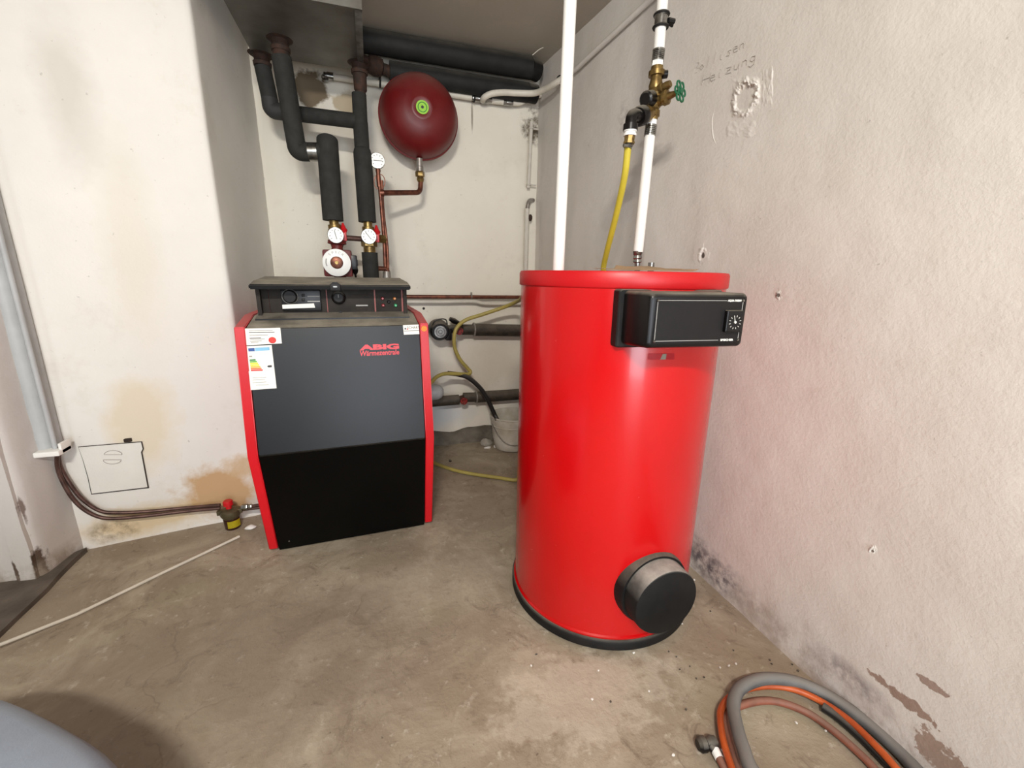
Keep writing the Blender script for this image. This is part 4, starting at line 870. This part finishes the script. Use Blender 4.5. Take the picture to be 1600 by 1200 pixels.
bm = B(); tube(bm, smooth([e4+V(0, 0, 0.01), aty(976, 275, 1.38), aty(963, 335, 1.47), aty(949, 390, 1.58), aty(943, 417, 1.64), aty(940, 440, 1.66), V(0.84, 1.68, 0.9)]), 0.0112, 12)
one('yellow_hose', bm, 'yellow_hose', 'bright yellow hose hanging from the black coupling down to the tank lid', 'hose')

# ================================================================== BEHIND THE TANK: back wall pipes, bucket, hoses
KY = 2.775
CO = thing('copper_wall_pipe', 'brown copper pipe running level along the back wall above the black pump', 'pipe', (0.55, KY, 1.0))
bm = B(); tube(bm, [aty(600, 463.5, KY), aty(812, 464.3, KY), aty(850, 464.6, KY)], 0.0115, 12); obj('pipe_run', bm, 'copper', CO)
q = aty(736.5, 463, KY); bm = B(); torus(bm, q, (1, 0, 0), 0.015, 0.004, 16, 6); tube(bm, [q, V(q.x, 2.84, q.z)], 0.004, 8); box(bm, q.x-0.005, q.x+0.005, KY-0.006, KY+0.006, q.z+0.012, q.z+0.026, 0.002); obj('pipe_clip', bm, 'zinc_pipe', CO)
bm = B(); tube(bm, smooth([aty(600, 471.5, KY+0.01), aty(690, 471.5, KY+0.01), aty(738, 471, KY+0.01), aty(752, 473.5, KY+0.01), aty(765, 474.5, KY+0.01), aty(812, 474, KY+0.01), aty(850, 474, KY+0.01)]), 0.0125, 12); one('painted_wall_pipe', bm, 'painted_pipe', 'white painted pipe with a kink just below the copper pipe', 'pipe')
KZ = 2.74
MP = thing('iron_pipe', 'thick dark iron pipe on the back wall with black pump and yellow hose', 'pipe', (0.8, KZ, 0.75))
bm = B(); tube(bm, [aty(722, 515, KZ), aty(741, 515.2, KZ)], 0.034, 18); obj('pipe_run', bm, 'iron_pipe', MP)
bm = B(); tube(bm, [aty(740, 515.2, KZ), aty(812, 516.5, KZ), aty(850, 517, KZ)], 0.040, 18); obj('pipe_run', bm, 'iron_pipe', MP)
q = aty(740.5, 514.8, KZ); bm = B(); torus(bm, q, (1, 0, 0), 0.040, 0.006, 24, 6); box(bm, q.x-0.008, q.x+0.008, KZ, 2.84, q.z-0.008, q.z+0.008); obj('pipe_clip', bm, 'zinc_pipe', MP)
bm = B(); c0 = aty(718, 517.5, KZ-0.05); spool(bm, aty(717.5, 516, KZ), c0, [(0, 0.016), (1, 0.016)], 12); torus(bm, c0, (0, 1, 0), 0.019, 0.006, 20, 6); box(bm, c0.x-0.019, c0.x+0.019, c0.y-0.004, c0.y+0.004, c0.z-0.004, c0.z+0.004); cyl(bm, c0+V(0, 0.006, 0), c0+V(0, -0.01, 0), 0.008, 10); obj('hand_wheel', bm, 'wheel_red', MP)
bm = B(); tube(bm, [aty(709, 514.5, KZ), aty(723, 515, KZ)], 0.026, 16); spool(bm, aty(716, 515, KZ), aty(720, 504, KZ-0.01), [(0, 0.02), (1, 0.016)], 12); obj('valve', bm, 'iron_pipe', MP)
# small black pump at its end
LC = aty(688, 518.5, KZ-0.10)
LPu = thing('loading_pump', 'small black pump with grey dial on the thick iron pipe beside the boiler', 'pump', (LC.x, KZ, 0.72))
bm = B(); tube(bm, [aty(668, 514, KZ), aty(710, 514.5, KZ)], 0.026, 14); obj('pipe_stub', bm, 'rubber_black', LPu)
bm = B(); spool(bm, V(LC.x, KZ+0.02, LC.z+0.008), V(LC.x, KZ-0.10, LC.z), [(0, 0.06), (0.3, 0.064), (0.9, 0.058), (1, 0.05)], 26); obj('motor', bm, 'plastic_black', LPu)
bm = B(); cyl(bm, V(LC.x, KZ-0.098, LC.z), V(LC.x, KZ-0.106, LC.z), 0.037, 24); DF = obj('dial_face', bm, 'galvanised', LPu)
bm = B(); torus(bm, V(LC.x, KZ-0.1065, LC.z), (0, 1, 0), 0.026, 0.0014, 22, 6); torus(bm, V(LC.x, KZ-0.1065, LC.z), (0, 1, 0), 0.011, 0.0016, 16, 6); obj('dial_marks', bm, 'ink', DF)
a, b = aty(695, 512, KZ-0.05), aty(705, 531, KZ-0.05); bm = B(); box(bm, a.x, b.x, KZ-0.085, KZ-0.02, b.z, a.z, 0.008); TB = obj('terminal_box', bm, 'plastic_black', LPu)
bm = B(); tube(bm, smooth([aty(675, 512, KZ-0.08), aty(679, 502, KZ-0.09), aty(688, 498.5, KZ-0.09), aty(697, 500, KZ-0.08), aty(699, 510, KZ-0.06)]), 0.004, 8); obj('cable', bm, 'black_hose', LPu)
bm = B(); q = aty(711, 502, KZ-0.02); spool(bm, q+V(-0.035, -0.01, 0.018), q+V(0.02, 0.0, -0.012), [(0, 0.012), (0.5, 0.018), (1, 0.014)], 12); obj('air_vent', bm, 'plastic_black', LPu)
# lower iron pipe
LO = thing('lower_iron_pipe', 'dark iron pipe close above the concrete plinth with red wheel valve', 'pipe', (0.7, KZ, 0.28))
pA, pB, pC, pD = aty(660, 629, KZ), aty(717, 624.5, KZ), aty(744, 620.5, KZ), aty(850, 613.5, KZ)
bm = B(); tube(bm, [pA, pB], 0.034, 18); obj('pipe_run', bm, 'iron_pipe', LO)
bm = B(); tube(bm, [aty(724, 621, KZ), pC], 0.032, 18); obj('pipe_run', bm, 'iron_pipe', LO)
bm = B(); tube(bm, [pC, pD], 0.038, 18); obj('pipe_run', bm, 'iron_pipe', LO)
bm = B(); tube(bm, [pB+V(-0.01, 0, 0), aty(726, 621.5, KZ)], 0.022, 14); obj('valve', bm, 'rusty_iron', LO)
bm = B(); torus(bm, pC, (1, 0, 0), 0.038, 0.006, 22, 6); box(bm, pC.x-0.008, pC.x+0.008, KZ, 2.84, pC.z-0.008, pC.z+0.008); obj('pipe_clip', bm, 'zinc_pipe', LO)
bm = B(); c0 = aty(725, 627, KZ-0.05); spool(bm, aty(723, 623, KZ), c0, [(0, 0.014), (1, 0.012)], 12); torus(bm, c0, (0, 1, 0), 0.019, 0.006, 20, 6); box(bm, c0.x-0.019, c0.x+0.019, c0.y-0.004, c0.y+0.004, c0.z-0.004, c0.z+0.004); cyl(bm, c0+V(0, 0.006, 0), c0+V(0, -0.01, 0), 0.007, 10); obj('hand_wheel', bm, 'wheel_red', LO)
bm = B(); q = aty(684, 612, 2.62); spool(bm, q+V(-0.14, 0.03, -0.01), q+V(0.035, -0.005, 0.0), [(0, 0.045), (0.6, 0.050), (0.8, 0.048), (0.93, 0.036), (1, 0.018)], 22); one('grey_pipe_cap', bm, 'grey_conduit', 'rounded pale grey pipe end sticking out behind the boiler', 'pipe')
# hoses
bm = B(); tube(bm, smooth([V(0.72, 1.62, 1.0), aty(822, 464, 2.1), aty(811, 469.5, 2.45), aty(790, 479, 2.58), aty(755, 491, 2.62), aty(728, 500, 2.63), aty(714, 512, 2.62), aty(709.5, 527, 2.62), aty(711, 545, 2.63), aty(719, 562, 2.64), aty(731, 576, 2.65), aty(735, 581, 2.65), aty(731, 584.5, 2.64), aty(712, 584, 2.60), aty(695, 584, 2.56), aty(683, 588.5, 2.52), aty(676, 595, 2.49), aty(668, 606, 2.47), aty(655, 640, 2.45)]), 0.0115, 12)
one('yellow_hose', bm, 'yellow_hose_dull', 'dull yellow hose draped over the thick iron pipe with a sharp kink', 'hose')
bm = B(); tube(bm, smooth([aty(700, 583, 2.60), aty(718, 585.5, 2.62), aty(733, 591, 2.62), aty(750, 606, 2.62), aty(761, 622, 2.62), aty(768, 637, 2.62), aty(773, 648, 2.62), aty(777, 656, 2.60)]), 0.0145, 12)
one('black_hose', bm, 'black_hose', 'black hose arching down into the white bucket', 'hose')
bm = B(); tube(bm, smooth([V(0.02, 2.50, 0.012), atz(660, 714, 0.012), atz(681, 724.5, 0.011), atz(712, 735, 0.011), atz(745, 741.5, 0.011), atz(780, 746.5, 0.011), atz(806, 750, 0.011), V(0.78, 2.2, 0.011), V(0.92, 2.1, 0.011)]), 0.0105, 12)
one('yellow_hose', bm, 'yellow_hose_dull', 'yellow hose lying on the concrete floor between boiler and tank', 'hose')
# bucket
bc = V(0.86, 2.665, 0)
BK = thing('bucket', 'old white plastic bucket standing in the corner behind the tank', 'bucket', bc)
bm = B(); lathe(bm, [(0, 0.004), (0.112, 0.004), (0.116, 0.008), (0.124, 0.07), (0.128, 0.072), (0.137, 0.165), (0.139, 0.17), (0.145, 0.235), (0.141, 0.235), (0.133, 0.16), (0.112, 0.012), (0, 0.012)], 40); obj('shell', bm, 'bucket_plastic', BK, local=True)
bm = B(); torus(bm, (0, 0, 0.232), (0, 0, 1), 0.1455, 0.005, 40, 6); torus(bm, (0, 0, 0.172), (0, 0, 1), 0.139, 0.0035, 40, 6); obj('rim', bm, 'bucket_plastic', BK, local=True)
bm = B(); tube(bm, smooth([V(-0.142, -0.02, 0.185), V(-0.12, -0.085, 0.13), V(-0.085, -0.118, 0.085), V(-0.04, -0.136, 0.065), V(0.02, -0.141, 0.066), V(0.08, -0.122, 0.09), V(0.135, -0.05, 0.185)]), 0.003, 8); obj('bail_handle', bm, 'zinc_pipe', BK, local=True)
def rock(name, c, rx, ry, rz, seed, mat, label, cat='stone', group=None, sub=2):
    bm = B(); bmesh.ops.create_icosphere(bm, subdivisions=sub, radius=1)
    for v in bm.verts:
        k = 1+0.35*nz(v.co, 1.1, seed); v.co = Vector((v.co.x*rx*k, v.co.y*ry*k, max(-0.55*rz, v.co.z*rz*k)))
    bm.transform(Matrix.Translation(Vector(c)+V(0, 0, 0.5*rz-0.001))); return one(name, bm, mat, label, cat, group)
rock('stone', atz(760, 695), 0.043, 0.035, 0.03, 3, 'stone', 'flat grey stone lying beside the white bucket')
rock('plaster_chunk', atz(775.5, 699), 0.020, 0.014, 0.014, 5, 'plaster_white', 'small white plaster chunk lying between stone and bucket', 'rubble')
rock('plaster_chunk', atz(762, 700.5), 0.022, 0.010, 0.010, 9, 'plaster_white', 'flat white plaster chip just in front of the grey stone', 'rubble')
rock('pebble', atz(703.5, 721), 0.008, 0.012, 0.010, 2, 'rubber_black', 'single black pebble on the floor beside the boiler', 'stone')

# ================================================================== LEFT: oil line, filter, soot door, conduit, floor tube
def chim(px, py, off=0.0):
    """point on the chimney's front face"""
    k = (2.165-2.06)/(1.28-0.625); d = ray(px, py)
    t = (2.165-off+k*0.625)/(d.y-k*d.x); return CAM+d*t
GC = thing('cable_conduit', 'pale grey half-round conduit running down the corner beside the soot door', 'conduit', (-1.2, 2.02, 0.5))
g0, g1 = V(-1.205, 2.02, 0.50), V(-1.205, 2.02, ZC)
bm = B(); P = [Vector((-1.222+0.033*math.cos(math.radians(a))-0.004, 2.035+0.05*math.sin(math.radians(a)))) for a in range(-110, 80, 12)]
rings(bm, [[(p.x, p.y, z) for p in P] for z in (0.475, ZC)]); obj('duct', bm, 'grey_conduit', GC)
bm = B(); tube(bm, [V(-1.185, 1.99, 0.475), V(-1.186, 1.99, ZC)], 0.008, 10); obj('cable', bm, 'grey_conduit', GC)
bm = B(); box(bm, -1.235, -1.158, 1.955, 2.03, 0.462, 0.482, 0.004); box(bm, -1.168, -1.158, 1.975, 2.03, 0.462, 0.505, 0.003); obj('end_bracket', bm, 'white_pipe', GC)
ol = [(86, 702), (90, 730), (104, 764), (124, 790), (150, 806), (178, 810), (230, 806), (290, 799), (342, 794)]
ol2 = [(88, 702), (94, 728), (112, 760), (132, 783), (156, 798), (182, 801), (232, 799), (290, 793.5), (342, 789)]
for pts, lab, dz, off in ((ol, 'lower of two brown copper oil lines sweeping to the oil filter', 0, 0.05), (ol2, 'upper of two brown copper oil lines sweeping to the oil filter', 0, 0.035)):
    pp = [V(-1.178, 1.995, 0.49)]+[chim(x, y, off) for x, y in pts[1:-1]]+[chim(pts[-1][0]+2, pts[-1][1], 0.07)]
    bm = B(); tube(bm, smooth(pp, 10), 0.0075, 10); one('oil_line', bm, 'old_copper', lab, 'pipe')
fc = chim(360, 798, 0.075)
OF = thing('oil_filter', 'oil filter with dark bowl, yellow label and red knob beside the boiler', 'filter', (fc.x, fc.y, 0.02))
bm = B(); spool(bm, fc+V(0, 0, 0.014), fc+V(0, 0, -0.03), [(0, 0.022), (0.2, 0.040), (0.6, 0.043), (1, 0.034)], 22); box(bm, fc.x-0.052, fc.x+0.05, fc.y-0.014, fc.y+0.014, fc.z-0.012, fc.z+0.010, 0.004); obj('head', bm, 'filter_head', OF)
bm = B(); spool(bm, fc+V(0, 0, -0.026), fc+V(0.002, 0, -0.100), [(0, 0.033), (0.1, 0.034), (0.75, 0.032), (0.92, 0.024), (1, 0.010)], 24); OB = obj('bowl', bm, 'filter_bowl', OF)
bm = B(); n = 10; G = []
for i in range(n+1):
    a = math.radians(-105+95*i/n); G.append([bm.verts.new((fc.x+0.0350*math.cos(a), fc.y+0.0350*math.sin(a), fc.z+z)) for z in (-0.072, -0.038)])
for i in range(n): bm.faces.new((G[i][0], G[i+1][0], G[i+1][1], G[i][1]))
bmesh.ops.solidify(bm, geom=list(bm.faces), thickness=0.0008); obj('label', bm, 'yellow_label', OB)
bm = B(); spool(bm, fc+V(-0.004, 0, 0.010), fc+V(-0.005, 0, 0.052), [(0, 0.012), (0.45, 0.012), (0.5, 0.020), (0.92, 0.020), (1, 0.017)], 18); obj('knob', bm, 'handle_red', OF)
bm = B(); n0 = fc+V(0.048, -0.004, 0.012); hexnut(bm, n0, n0+V(0.026, -0.004, 0.001), 0.014); hexnut(bm, n0+V(0.028, -0.004, 0.001), n0+V(0.044, -0.006, 0.002), 0.011); obj('union_nut', bm, 'steel', OF)
bm = B(); spool(bm, fc+V(0.048, 0, 0), fc+V(0.01, 0, 0), [(0, 0.010), (1, 0.010)], 10); spool(bm, fc+V(0.002, 0, -0.098), fc+V(0.002, 0, -0.112), [(0, 0.006), (1, 0.004)], 8); obj('drain_screw', bm, 'filter_head', OF)
bm = B(); tube(bm, smooth([n0+V(0.04, -0.006, 0.002), n0+V(0.09, -0.01, 0.006), n0+V(0.135, -0.01, 0.01)]), 0.0075, 10); tube(bm, smooth([n0+V(0.0, 0.0, -0.012), n0+V(0.08, -0.004, -0.010), n0+V(0.135, 0.0, -0.008)]), 0.0075, 10); obj('outlet_lines', bm, 'old_copper', OF)
# soot door
SD = thing('soot_door', 'small painted square cleaning door in the white chimney front', 'access door', chim(185, 768, 0.0))
def cq(pts, off0, off1, mat, name, parent):
    P = [(chim(x, y, off0), chim(x, y, off1)) for x, y in pts]; bm = B(); rings(bm, [[p[0] for p in P], [p[1] for p in P]]); return obj(name, bm, mat, parent)
cq([(121.8, 697.8), (222, 689.6), (224.8, 701.5), (222.3, 706.5), (232.8, 762.6), (142.5, 772.8), (137, 747), (129.2, 719)], -0.01, 0.0045, 'gap_dark', 'shadow_gap', SD)
pl = cq([(122.5, 699), (220.3, 691), (222.8, 701.5), (220.2, 706.5), (230.4, 761.2), (143.5, 771.4), (138, 746), (130, 719)], -0.008, 0.007, 'door_plate', 'plate', SD)
kc = (176, 714.5)
for s in (-1, 1):
    P = []
    for i in range(13):
        a = PI*i/12; P.append((kc[0]+s*0.8+14*math.cos(a), kc[1]-s*(4.0+6.5*math.sin(a))))
    cq(P, 0.004, 0.0095, 'door_plate', 'grip_recess', pl)
    bm = B(); tube(bm, [chim(x, y, 0.0095) for x, y in P], 0.0013, 6, closed=True); obj('grip_edge', bm, 'pencil', pl)
bm = B(); p = chim(200, 688, 0.004); box(bm, p.x-0.012, p.x+0.012, p.y-0.008, p.y+0.006, p.z-0.006, p.z+0.008, 0.002); obj('latch', bm, 'rusty_iron', SD)
# long white tube on the floor
bm = B(); tube(bm, [atz(374, 838, 0.006), atz(250, 897, 0.006), atz(120, 960, 0.006), V(-1.19, 1.49, 0.024), V(-1.5, 1.24, 0.023)], 0.0055, 8); one('floor_tube', bm, 'white_pipe_old', 'thin white plastic tube lying diagonally across the floor towards the pier', 'tube')
rock('plaster_chunk', atz(391, 826), 0.022, 0.014, 0.012, 4, 'plaster_white', 'white plaster chunk on the floor beside the oil filter', 'rubble')
# blue-grey plastic oil container close by on the left
DRM = thing('plastic_container', 'large blue-grey plastic container with rounded edges standing on the floor near the pier', 'container', (-0.825, 0.610, 0), math.radians(-36.5))
def sup(a, b, e, z, n=64):
    P = []
    for i in range(n):
        t = 2*PI*i/n; c, q = math.cos(t), math.sin(t)
        P.append((a*math.copysign(abs(c)**(2/e), c), b*math.copysign(abs(q)**(2/e), q), z))
    return P
bm = B(); rings(bm, [sup(0.40*k, 0.34*k, 3.2, z) for k, z in ((0.92, 0.0), (0.97, 0.02), (0.985, 0.10), (1.0, 0.11), (1.0, 0.13), (0.985, 0.14), (1.0, 0.22), (1.0, 0.26), (0.985, 0.29), (0.95, 0.315), (0.88, 0.33), (0.6, 0.337))]); obj('shell', bm, 'drum_blue', DRM, local=True)
bm = B(); spool(bm, (0.1, -0.12, 0.33), (0.1, -0.12, 0.36), [(0, 0.055), (0.8, 0.055), (1, 0.05)], 28); obj('screw_cap', bm, 'drum_blue', DRM, local=True)

# ================================================================== HOSES COILED ON THE FLOOR
def coil(name, pix, z, r, mat, label, extra=(), pre=()):
    pts = list(pre)+[atz(x, y, zz) for (x, y), zz in zip(pix, z)]+list(extra)
    bm = B(); tube(bm, smooth(pts, 10), r, 12); return one(name, bm, mat, label, 'hose', None)
g = [(1182, 1212), (1160, 1165), (1150, 1130), (1146, 1100), (1155, 1077), (1178, 1064), (1206, 1060), (1245, 1066), (1290, 1085), (1340, 1118), (1390, 1160), (1425, 1196)]
coil('grey_hose', g, [0.052, 0.052, 0.05, 0.048, 0.046, 0.042, 0.036, 0.028, 0.022, 0.020, 0.019, 0.019], 0.0165, 'grey_hose', 'thick grey rubber hose coiled on the floor by the right wall', extra=[V(1.14, 0.34, 0.019), V(1.04, 0.24, 0.019), V(0.90, 0.24, 0.019)], pre=[V(0.85, 0.36, 0.045), V(0.815, 0.44, 0.05)])
o1 = [(1145, 1205), (1132, 1165), (1126, 1130), (1127, 1108), (1140, 1090), (1165, 1077), (1200, 1072), (1240, 1077), (1285, 1097), (1330, 1128), (1375, 1172), (1405, 1206)]
coil('orange_hose', o1, [0.030, 0.03, 0.028, 0.022, 0.016, 0.016, 0.016, 0.017, 0.019, 0.026, 0.034, 0.036], 0.0088, 'orange_hose', 'bright orange hose lying within the grey coil', extra=[V(1.10, 0.36, 0.03), V(1.0, 0.30, 0.02), V(0.88, 0.33, 0.02), V(0.81, 0.42, 0.026)])
o2 = [(1155, 1207), (1142, 1165), (1134, 1130), (1140, 1112), (1158, 1102), (1190, 1095), (1222, 1098), (1262, 1114), (1300, 1140), (1335, 1170), (1372, 1208)]
coil('brown_hose', o2, [0.012, 0.012, 0.011, 0.011, 0.011, 0.011, 0.011, 0.011, 0.011, 0.011, 0.011], 0.0098, 'brown_hose', 'dull brown hose forming the innermost floor coil', extra=[V(1.05, 0.37, 0.011), V(0.97, 0.34, 0.011), V(0.88, 0.38, 0.011)])
o3 = [(1286, 1104), (1310, 1120), (1345, 1150), (1385, 1190), (1410, 1218)]
coil('black_hose', o3, [0.014]*5, 0.013, 'black_hose', 'short black hose lying between the orange and brown coils', extra=[V(1.07, 0.36, 0.014)])
HN = thing('hose_nozzle', 'black plastic hose connector with white sleeve beside the coil', 'hose connector', atz(1112, 1170))
n0, n1, n2 = atz(1090, 1164, 0.022), atz(1112, 1162, 0.022), atz(1124, 1185, 0.018)
bm = B(); spool(bm, n0, n1+V(0.012, 0, 0), [(0, 0.012), (0.15, 0.018), (0.4, 0.018), (0.5, 0.012), (0.75, 0.017), (1, 0.014)], 14); spool(bm, n1+V(-0.006, -0.004, 0), n1+(n2-n1)*0.5, [(0, 0.012), (1, 0.010)], 12); obj('connector', bm, 'plastic_black', HN)
bm = B(); spool(bm, n1+(n2-n1)*0.42, n2, [(0, 0.011), (1, 0.0105)], 12); obj('sleeve', bm, 'dial_white', HN)
bm = B(); tube(bm, smooth([n2-(n2-n1)*0.1, n2+(n2-n1)*0.8, n2+(n2-n1)*2.2]), 0.0095, 10); obj('hose_end', bm, 'brown_hose', HN)

# ================================================================== WALL MARKS ON THE RIGHT WALL
# rough plaster repair (broken ring of plaster)
pc = rightpoint(1165, 150)
def wallq(px, py, off=0.0):
    q = rightpoint(px, py, 0.0); p = Vector((wx(q.y), q.y, q.z))
    d = nz(p, 2.2, 2.2)*0.006+nz(p, 13.2, 7.2)*0.006*0.18
    return rightpoint(px, py, off+d)
PATCH = thing('plaster_repair', 'rough broken plaster patch low relief on the right wall beneath pencil writing', 'plaster patch', wallq(1165, 175))
def patch_mesh(name, x0, x1, y0, y1, n, fn, parent=None):
    bm = B(); G = []
    for i in range(n+1):
        G.append([])
        for k in range(n+1):
            u, v = i/n, k/n; G[-1].append(bm.verts.new(wallq(x0+(x1-x0)*u, y0+(y1-y0)*v, fn(x0+(x1-x0)*u, y0+(y1-y0)*v, u, v))))
    for i in range(n):
        for k in range(n): bm.faces.new((G[i][k], G[i+1][k], G[i+1][k+1], G[i][k+1]))
    return obj(name, bm, 'wall_right_paint', parent or PATCH, angle=80)
def ringfn(px, py, u, v):
    dx, dy = (px-1164)/17.0, (py-152)/25.0; dx += (py-152)/25.0*0.35; rad = math.hypot(dx, dy); a = math.atan2(dy, dx)
    w = 0.20+0.16*nz((math.cos(a)*2, math.sin(a)*2, 0), 1.0, 3); up = 0.55+0.45*max(0, -math.sin(a)+0.35)
    rg = math.exp(-((rad-1.0-0.18*nz((math.cos(a), math.sin(a), 0), 2.5, 9))/max(0.09, w))**2)
    t = abs(nz((px, py, 0), 0.10, 4)); edge = min(u, 1-u, v, 1-v)
    h = rg*up*(0.003+0.020*t)-0.0012*(rad < 0.8)+0.0016*abs(nz((px, py, 3), 0.09, 6))
    return h*min(1, edge*6)-0.0015*(1-min(1, edge*7))
patch_mesh('plaster_ring', 1136, 1194, 112, 192, 64, ringfn)
def smearfn(px, py, u, v):
    edge = min(u, 1-u, v, 1-v); return (0.0035*abs(nz((px, py*0.5, 1), 0.07, 2))+0.001*nz((px, py, 0), 0.3, 5))*min(1, edge*5)-0.0016*(1-min(1, edge*6))
patch_mesh('plaster_smear', 1128, 1186, 186, 218, 30, smearfn)
patch_mesh('plaster_smear', 1188, 1210, 96, 175, 30, smearfn)
for pts in ([(1117, 170), (1113, 190), (1115, 215), (1121, 228)], [(1206, 102), (1207, 118), (1202, 140), (1196, 160)]):
    bm = B(); tube(bm, smooth([wallq(x, y, -0.0012) for x, y in pts], 6), lambda t: 0.0032*(0.4+0.6*math.sin(PI*t)), 6); obj('plaster_ridge', bm, 'wall_right_paint', PATCH)
def holefn(px, py, u, v):
    dx, dy = (u-0.5)*2.4+0.5*(v-0.5), (v-0.5)*2; a = math.atan2(dy, dx); k = nz((px, py, 2), 0.16, 3)
    rad = math.hypot(dx, dy)*(1+0.35*nz((math.cos(a), math.sin(a), px), 1.5, 3))
    m = max(0.0, 0.25-math.cos(a-0.6)+0.8*nz((math.cos(a), math.sin(a), py), 1.3, 8))
    return math.exp(-((rad-0.5)/0.2)**2)*(0.0045*m+0.003*abs(k))-0.0018*(rad > 0.9)+0.0003
WR_WALL = [o for o in bpy.data.objects if o.name == 'wall_right'][0]
for (hx, hy), hr in zip(((1098, 398), (1217, 461), (1362, 860.5)), (15, 8, 8)): patch_mesh('broken_plaster', hx-hr, hx+hr, hy-hr*1.2, hy+hr*1.2, 24, holefn, WR_WALL)
# pencil writing
WR = thing('pencil_writing', 'faint pencil handwriting in two slanting lines on the right wall', 'writing', wallq(1120, 135))
GL = {'H': [[(0, 0), (0.05, 1)], [(0.6, 0), (0.65, 1)], [(0, .5), (0.65, .55)]], 'e': [[(0, .3), (.4, .35), (.35, .55), (.1, .55), (0, .25), (.15, 0), (.45, .08)]], 'i': [[(.1, .5), (.1, 0), (.2, .02)], [(.12, .72), (.14, .76)]],
      'z': [[(0, .55), (.4, .55), (0, 0), (.45, 0)], [(.1, .28), (.35, .3)]], 'u': [[(0, .5), (.05, .05), (.25, .02), (.4, .5)], [(.4, .5), (.42, 0)]], 'n': [[(0, 0), (.02, .5)], [(.02, .4), (.25, .52), (.38, .4), (.4, 0)]],
      'g': [[(.4, .5), (.1, .5), (0, .2), (.2, .02), (.4, .2)], [(.4, .5), (.4, -.25), (.15, -.45), (-.05, -.3)]], 'B': [[(0, 0), (.05, 1)], [(.05, 1), (.5, .9), (.4, .55), (.05, .5)], [(.05, .5), (.55, .4), (.45, .02), (0, 0)]],
      'o': [[(.2, .5), (0, .25), (.2, 0), (.4, .25), (.2, .5)]], 'l': [[(.1, 0), (.15, 1)]], 's': [[(.4, .5), (.1, .45), (.35, .2), (.3, 0), (0, .05)]], 't': [[(.15, .9), (.12, 0)], [(0, .6), (.3, .62)]]}
def handwriting(s, x0, y0, x1, y1, h):
    n = len(s)
    for k, ch in enumerate(s):
        bx, by = x0+(x1-x0)*k/n, y0+(y1-y0)*k/n; w = (x1-x0)/n*1.5
        for st in GL[ch]:
            bm = B(); tube(bm, [wallq(bx+p[0]*w+p[1]*3, by+(y1-y0)/n*p[0]-p[1]*h, 0.0012) for p in st], 0.0008, 5); obj('stroke', bm, 'pencil', WR)
handwriting('Bollisen', 1082, 116, 1166, 72, 17)
handwriting('Heizung', 1096, 134, 1184, 92, 17)
# debris on the floor
crumbs = [(1125, 1043), (1139, 1040), (1150, 1037), (830, 1040), (935, 1048), (1014, 1080), (1128, 1172), (1066, 975), (925, 1092), (1052, 1180), (990, 1020), (683, 713), (1290, 1142), (1244, 1129), (1085, 906)]
for k, p in enumerate(crumbs):
    rock('plaster_crumb', atz(*p), 0.003+0.002*rnd.random(), 0.003+0.002*rnd.random(), 0.003, k, 'plaster_white', 'tiny white plaster crumb scattered on the concrete floor', 'crumb', 'white crumbs on the floor', 1)
for k, p in enumerate([(1057, 1026), (1062, 1046), (1078, 1041), (1203, 1031), (1206, 1037), (1238, 1038), (1247, 1048), (1146, 1016), (1110, 955), (1072, 1108), (838, 1022), (954, 1096), (1045, 1018), (1088, 1060), (1100, 1058)]):
    rock('dirt_crumb', atz(*p), 0.0022+0.0022*rnd.random(), 0.0022+0.0022*rnd.random(), 0.0025, k+20, 'rubber_black', 'tiny black dirt crumb scattered on the concrete floor', 'crumb', 'black crumbs on the floor', 1)

# ================================================================== CEILING LAMP BEHIND THE PHOTOGRAPHER
LM = thing('ceiling_lamp', 'plain white box lamp on the ceiling near the doorway', 'lamp', (-0.35, -0.9, ZC-0.09))
bm = B(); box(bm, -0.60, -0.10, -1.0, -0.8, ZC-0.09, ZC, 0.01); obj('housing', bm, 'lamp_white', LM)
area_light('lamp_light', (-0.35, -0.9, ZC-0.10), (-0.05, 1.2, 0.9), 0.40, 0.16, 100, (1.0, 0.95, 0.88))
